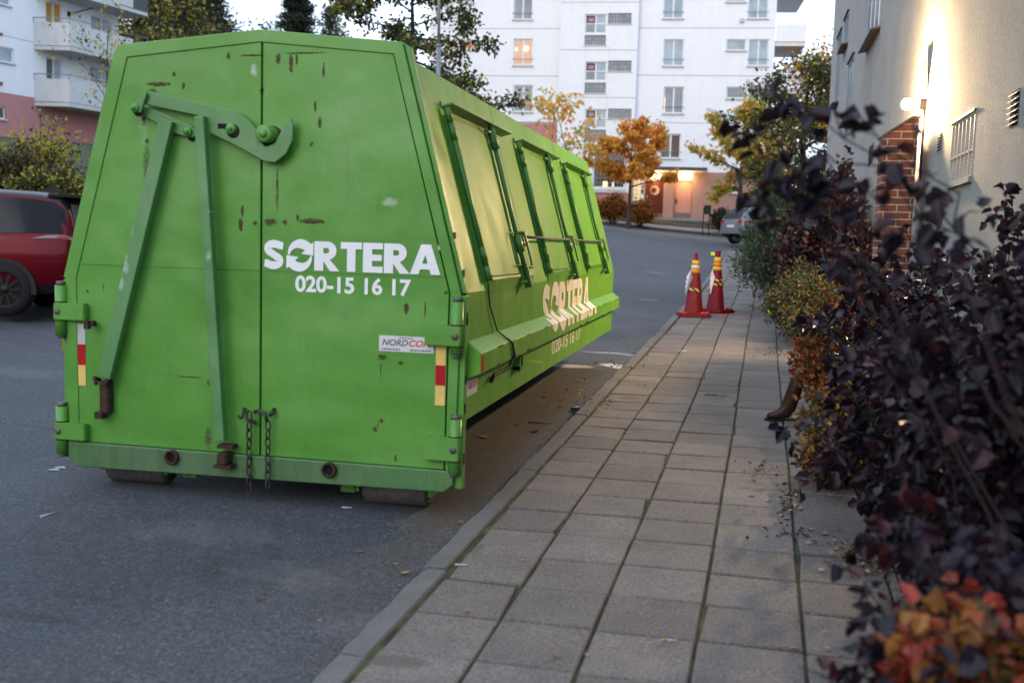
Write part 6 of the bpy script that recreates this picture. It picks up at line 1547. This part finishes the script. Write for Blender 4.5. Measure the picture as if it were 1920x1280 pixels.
# ================================================================ traffic cones
M_cone = flat('cone_red', (.15, .009, .014), .55, var=.15, scale=6); M_cone2 = flat('cone_crimson', (.13, .004, .013), .55, var=.15, scale=6)
M_cy = flat('cone_yellow', (.62, .36, .035), .5, var=.12, scale=20); M_co = flat('cone_orange', (.60, .20, .02), .45, var=.12, scale=20); M_cw = flat('cone_white', (.55, .50, .46), .5, var=.15, scale=20)
m = Mat('hazard_tape'); v = m.coord(); sp = m.n('ShaderNodeSeparateXYZ'); m.l(v, sp.inputs[0])
an = m.math('MULTIPLY', m.math('ARCTAN2', sp.outputs['Y'], sp.outputs['X']), .115)
fr = m.math('FRACT', m.math('MULTIPLY', m.math('ADD', an, sp.outputs['Z']), 9.0))
m.color(m.mix(m.math('GREATER_THAN', fr, .5), (.012, .012, .012), (.60, .40, .04))); m.rough(.5); M_haz = m.m
M_neon = emit('neon_yellow', (.75, 1, .02), .55, (.6, .8, .02)); M_neon = flat('neon_yellow_tag', (.62, .78, .02), .5); M_tapered = flat('red_plastic_tape', (.70, .05, .03), .45); M_film = flat('pale_film', (.55, .48, .52), .4)
def rz_cone(z): return .165+(.058-.165)*(z-.05)/.93
def cone(label, px, py, rot, cm, kind):
    q = pav(px, py); C_ = thing('traffic_cone', label, 'traffic cone', q, rot, 'traffic cones on the pavement')
    mb = MB(); L = .27 if kind == 0 else .29; oct_ = [(L, -.20), (L, .20), (.20, L), (-.20, L), (-L, .20), (-L, -.20), (-.20, -L), (.20, -L)]
    mb.prism(oct_, lambda a, b, d: (a, b, d), .0, .045); mb.prism([(a*.9, b*.9) for a, b in oct_], lambda a, b, d: (a, b, d), .045, .058); mb.build('base', cm, C_)
    mb = MB(); mb.lathe([(.165, .057), (.160, .09), (.058, .98), (.055, .985)] + ([(.034, 1.0), (.030, 1.10), (.0, 1.10)] if kind == 0 else [(.050, 1.0), (.050, 1.11), (.0, 1.115)]), (0, 0, 0), 'z', 28); mb.build('shaft', cm, C_)
    def band_(z0, z1, mt, nm='band', o=.003):
        m2 = MB(); m2.lathe([(rz_cone(z0)-.002, z0), (rz_cone(z0)+o, z0), (rz_cone(z1)+o, z1), (rz_cone(z1)-.002, z1)], (0, 0, 0), 'z', 28); m2.build(nm, mt, C_)
    if kind == 0:
        band_(.89, .975, M_cy); band_(.82, .888, M_cw); band_(.75, .818, M_co)
        m2 = MB(); m2.M = Matrix.Translation((0, 0, .455)) @ Matrix.Rotation(.30, 4, 'Y') ; m2.lathe([(.126, -.028), (.119, .028)], (0, 0, 0), 'z', 28); m2.M = None; m2.build('hazard_tape', M_haz, C_)
    else:
        band_(.90, 1.0, M_cy); band_(.83, .898, M_co); band_(.76, .828, M_cy); band_(.55, .60, M_haz, 'hazard_tape', .004); band_(.475, .525, M_haz, 'hazard_tape', .004)
    rnd = random.Random(kind+3)
    m2 = MB()
    for k in range(5):
        a = math.pi*1.05+.2*k-rot; r0_ = rz_cone(.8)+.004; x0, y0 = r0_*math.cos(a), r0_*math.sin(a); z = .80-.03*k; l = .16+.05*k
        m2.faces([(x0, y0, z), (x0+.01, y0-.03, z+.01), (x0-.05-.02*k, y0-.04, z-l), (x0-.075-.01*k, y0-.01, z-l+.03)], [(0, 1, 2, 3)])
    m2.build('torn_film', M_film, C_)
    m2 = MB()
    for k in range(7): a = rnd.uniform(0, 6.28); r0_ = rnd.uniform(.19, .25); m2.box(r0_*math.cos(a)-.03, r0_*math.cos(a)+.03, r0_*math.sin(a)-.02, r0_*math.sin(a)+.02, .058, .066+rnd.uniform(0, .02))
    m2.build('tape_scrap', M_tapered, C_)
    if kind == 1:
        m2 = MB(); m2.M = Matrix.Rotation(-rot, 4, 'Z'); m2.box(-.125, -.058, -.04, -.03, 1.03, 1.09); m2.build('neon_tag', M_neon, C_)
    return C_
cone('faded red traffic cone with a narrow tip, nearer the kerb', 1300, 592, .25, M_cone, 0)
cone('crimson traffic cone with a neon yellow tag and two strips of hazard tape', 1341, 584, .9, M_cone2, 1)
# fallen barrier tape across the slabs and its neon tag
mb = MB(); p0, p1 = pav(1345, 592), pav(1445, 587); mb.tube([tuple(p0+np.array([0, 0, .01])), tuple((p0+p1)/2+np.array([0, .02, .006])), tuple(p1+np.array([0, 0, .012]))], .004, 4)
tag(mb.build('barrier_string', M_tapered), 'thin red string lying across the slabs from the cones', 'string')
p = pav(1443, 588); mb = MB(); mb.box(-.035, .035, -.01, .01, 0, .07); mb.face([(-.03, -.02, .0), (.05, -.05, .005), (.06, .01, .02), (.0, .02, .02)]); o = mb.build('tape_tag', M_neon); o.location = p; tag(o, 'small neon yellow tag lying at the foot of the green brown shrub', 'tag')

# ================================================================ the boot by the hedge
M_leather = flat('brown_leather', (.030, .015, .012), .42, var=.35, scale=14); M_sole = flat('black_sole', (.010, .009, .009), .7)
p = pav(1466, 788); BT = thing('boot', 'old brown leather boot with a worn shaft standing on the slabs at the hedge', 'boot', p, .15)
bm = bmesh.new(); prof = []
st = [(-.115, .030, .028, .020), (-.10, .034, .040, .033), (-.06, .046, .050, .040), (-.01, .058, .075, .042), (.03, .075, .105, .042), (.06, .115, .150, .045), (.085, .18, .18, .050), (.105, .25, .20, .055), (.125, .31, .20, .060), (.135, .345, .17, .058)]
rings = []
# sections run from the toe along the instep and then up the shaft
path = [((-.125, .022), 12, .016, .014), ((-.115, .032), 25, .030, .024), ((-.08, .042), 12, .040, .036), ((-.03, .052), 25, .046, .048), ((.02, .075), 45, .044, .062), ((.05, .125), 70, .044, .066), ((.07, .19), 75, .052, .062), ((.09, .26), 75, .058, .062), ((.108, .33), 70, .058, .060), ((.118, .362), 65, .050, .050), ((.122, .372), 60, .030, .030)]
for (x, z), ang_, hy, hx in path:
    a = rad(ang_); tx, tz = math.cos(a), math.sin(a); ring = []
    for k in range(16):
        t = 2*math.pi*k/16; u_, v_ = math.cos(t)*hx, math.sin(t)*hy; px_, pz_ = x-tz*u_, z+tx*u_
        ring.append((px_, v_, max(.016, pz_)))
    rings.append(ring)
mb = MB(); vs_ = [q for r_ in rings for q in r_]; fs = [(i*16+k, i*16+(k+1) % 16, (i+1)*16+(k+1) % 16, (i+1)*16+k) for i in range(len(rings)-1) for k in range(16)]
mb.faces(vs_, fs, 0, True); mb.face(rings[0]); mb.face(rings[-1]); mb.build('upper', M_leather, BT)
mb = MB(); mb.prism([(-.145, -.012), (-.12, -.036), (-.05, -.05), (.04, -.042), (.10, -.042), (.115, -.02), (.115, .02), (.10, .042), (.04, .042), (-.05, .05), (-.12, .036), (-.145, .012)], lambda a, b, d: (a, b, d), 0.0, .018); mb.box(.035, .11, -.038, .038, -.0, .002); mb.build('sole', M_sole, BT)

# ================================================================ leaves and litter on the ground
M_fl = [leafmat('fallen_tan', [(.22, .15, .08), (.16, .10, .05)], .7, .1), leafmat('fallen_yellow', [(.30, .21, .06), (.24, .17, .08)], .7, .1), leafmat('fallen_brown', [(.12, .06, .03), (.09, .05, .035)], .7, .1), leafmat('fallen_pale', [(.30, .26, .18), (.24, .20, .13)], .7, .1)]
rnd = random.Random(9); protos = []
for k in range(8):
    mb = MB(); T = LEAF['oval'] if k % 2 else LEAF['maple']; mb.face([((x-.5), y*.9, .02+abs(z)*rnd.uniform(.5, 2.2)+rnd.uniform(0, .12)) for x, y, z in T]); protos.append((mb, k))
pm_ = []
def fallen(px, py, size, k, on_road=False):
    p = ground(px, py) if on_road else pav(px, py)
    if k not in fallen.m:
        o = protos[k % 8][0].build('fallen_leaf', M_fl[k % 4]); fallen.m[k] = o
    else:
        o = fallen.m[k].copy(); COL.objects.link(o)
    o.location = (p[0], p[1], p[2]+.006); o.scale = (size, size, size); o.rotation_euler = (rnd.uniform(-.15, .15), rnd.uniform(-.15, .15), rnd.uniform(0, 6.28))
    tag(o, 'dry leaf fallen on the asphalt of the carriageway' if on_road else 'dry leaf fallen on the pavement slabs', 'fallen leaf', 'fallen leaves on the road' if on_road else 'fallen leaves on the slabs')
fallen.m = {}
for x, y, s, k in ((673, 1036, .05, 0), (760, 1077, .05, 1), (742, 1060, .035, 1), (748, 1100, .03, 1), (402, 1075, .05, 2), (490, 1126, .055, 2), (865, 980, .04, 0), (1005, 810, .09, 2), (1060, 705, .07, 0), (1090, 717, .08, 3), (1147, 697, .05, 1), (1142, 710, .05, 3), (1090, 733, .05, 1), (1108, 727, .05, 0), (910, 822, .09, 0), (1050, 764, .06, 2), (1012, 838, .05, 2), (1130, 722, .05, 1), (1086, 733, .04, 1), (970, 798, .05, 2), (600, 1165, .02, 3), (560, 1012, .02, 3), (870, 1010, .03, 2), (1117, 685, .04, 1)): fallen(x, y, s, k, True)
for x, y, s, k in ((1165, 815, .05, 0), (1179, 813, .05, 3), (875, 1147, .035, 0), (980, 1052, .03, 1), (1045, 1232, .04, 0), (1100, 1231, .03, 3), (1120, 773, .05, 2), (1122, 766, .04, 1), (1147, 757, .04, 0), (1140, 748, .04, 1), (1400, 715, .05, 1), (1350, 745, .05, 3), (1280, 741, .05, 1), (1213, 824, .05, 0), (1195, 722, .05, 2), (1425, 896, .04, 3), (1410, 930, .05, 3), (1478, 935, .05, 3), (1485, 945, .05, 0), (1492, 930, .05, 3), (1470, 950, .05, 0), (1498, 940, .05, 2), (1480, 960, .05, 3), (1500, 955, .05, 1), (1466, 968, .05, 3), (1475, 975, .05, 0), (1520, 995, .045, 3), (1545, 1003, .05, 0), (1516, 1021, .04, 3), (1535, 1022, .03, 0), (1565, 1015, .03, 3), (1540, 1072, .045, 3), (1552, 1219, .035, 3), (1548, 1187, .03, 3), (1490, 1219, .04, 3), (1523, 1154, .02, 3), (1440, 940, .04, 3), (1405, 931, .035, 3), (1510, 1006, .04, 2), (1590, 1032, .05, 2), (1600, 1045, .05, 2), (1612, 1052, .05, 2), (1605, 1030, .05, 0), (1620, 1040, .05, 2), (1582, 1042, .04, 2), (1630, 1060, .05, 2), (1595, 1060, .05, 2), (1240, 700, .05, 2), (1275, 690, .05, 0), (1225, 640, .05, 2), (1380, 795, .04, 1), (1358, 690, .04, 2)): fallen(x, y, s, k)
# loose leaf crumbs swept against the hedge
rn_ = np.random.default_rng(4); P = []
for (x, y), sx, sy, k in (((1478, 945), 14, 30, 55), ((1598, 1040), 28, 26, 70), ((1500, 1005), 40, 12, 30), ((1430, 880), 25, 20, 25), ((1455, 660), 16, 10, 30), ((1640, 1075), 30, 18, 60), ((1160, 690), 26, 22, 40), ((1080, 750), 26, 22, 30)):
    for _ in range(k): p = pav(x+rn_.normal()*sx, y+rn_.normal()*sy*.6); P.append((p[0], p[1], p[2]+.006+rn_.random()*.01))
P = np.array(P); rr_ = np.random.default_rng(5); Dd = rr_.normal(size=P.shape)*np.array([1, 1, .25])
tag(leaves('leaf_litter', P, Dd, .028*rr_.uniform(.5, 1.5, len(P)), 'oval', M_fl+[L_maroon], None, 6, [.24, .10, .46, .08, .12], up=1.6), 'crumbled dry leaves swept against the hedge and the kerb', 'leaf litter', kind='stuff')
def litter(nm, lab, cat, px, py, mt, parts_, road=False):
    p = ground(px, py) if road else pav(px, py); mb = MB(); parts_(mb); o = mb.build(nm, mt); o.location = (p[0], p[1], p[2]+.004); return tag(o, lab, cat)
M_paper = flat('white_scrap', (.36, .38, .42), .6, var=.05); M_filter = flat('cigarette_filter', (.45, .20, .06), .7); M_foil = flat('blue_wrapper', (.02, .05, .14), .35)
def butt(mb): mb.tube([(-.035, 0, .005), (.028, .008, .005)], .0045, 7)
o = litter('cigarette_end', 'cigarette end with a tan filter lying on a slab near the lower edge', 'cigarette end', 1256, 1204, M_paper, butt); mb = MB(); mb.tube([(-.036, -.000, .005), (-.012, .003, .005)], .0052, 7); mb.build('filter', M_filter, o)
litter('cigarette_end', 'white cigarette end lying in the mossy joint beside the kerb', 'cigarette end', 866, 1062, M_paper, butt)
litter('cigarette_end', 'cigarette end lying on the asphalt left of the container', 'cigarette end', 88, 968, M_paper, lambda mb: mb.tube([(-.01, -.04, .006), (.012, .05, .006)], .006, 7), True)
litter('cigarette_end', 'cigarette end lying on the asphalt in front of the right roller', 'cigarette end', 651, 954, M_paper, butt, True)
o = litter('wrapper', 'crumpled blue and white wrapper lying against the kerb', 'wrapper', 1081, 770, M_foil, lambda mb: (mb.prism([(-.05, -.03), (.0, -.045), (.05, -.02), (.04, .03), (-.03, .035)], lambda a, b, d: (a, b, d), 0, .03)), True)
mb = MB(); mb.prism([(-.02, -.03), (.045, -.028), (.04, .02), (-.01, .02)], lambda a, b, d: (a, b, d+.3*a*.3), .031, .036); mb.build('print_panel', M_paper, o)
for x, y, lab in ((112, 878, 'largest white paper scrap on the asphalt left of the container'), (100, 882, 'small white scrap beside the largest one left of the container'), (165, 876, 'tiny white scrap close to the left end of the sill beam')):
    s_ = .045 if 'largest' in lab else .025
    litter('paper_scrap', lab, 'paper scrap', x, y, M_paper, lambda mb: mb.face([(-s_, -.01, .002), (.2*s_, -s_*.6, .006), (s_, .1*s_, .002), (.3*s_, s_*.6, .008), (-.5*s_, s_*.4, .003)]), True)
litter('bird_dropping', 'white splash on the slab joint beyond the warm patch of light', 'stain', 1280, 658, M_paper, lambda mb: mb.face([(-.06, -.02, .001), (.03, -.05, .001), (.07, .0, .001), (.02, .05, .001), (-.03, .03, .001)]))
for k, (x, y) in enumerate(((1010, 795), (1340, 743))):
    litter('twig', ('dark twig lying on the asphalt beside the container', 'thin twig lying on the warm lit slabs')[k], 'twig', x, y, M_bark, lambda mb: mb.tube([(-.09, 0, .006), (-.02, .015, .008), (.05, -.005, .006), (.12, .02, .01)], [.005, .005, .004, .002], 5), k == 0)
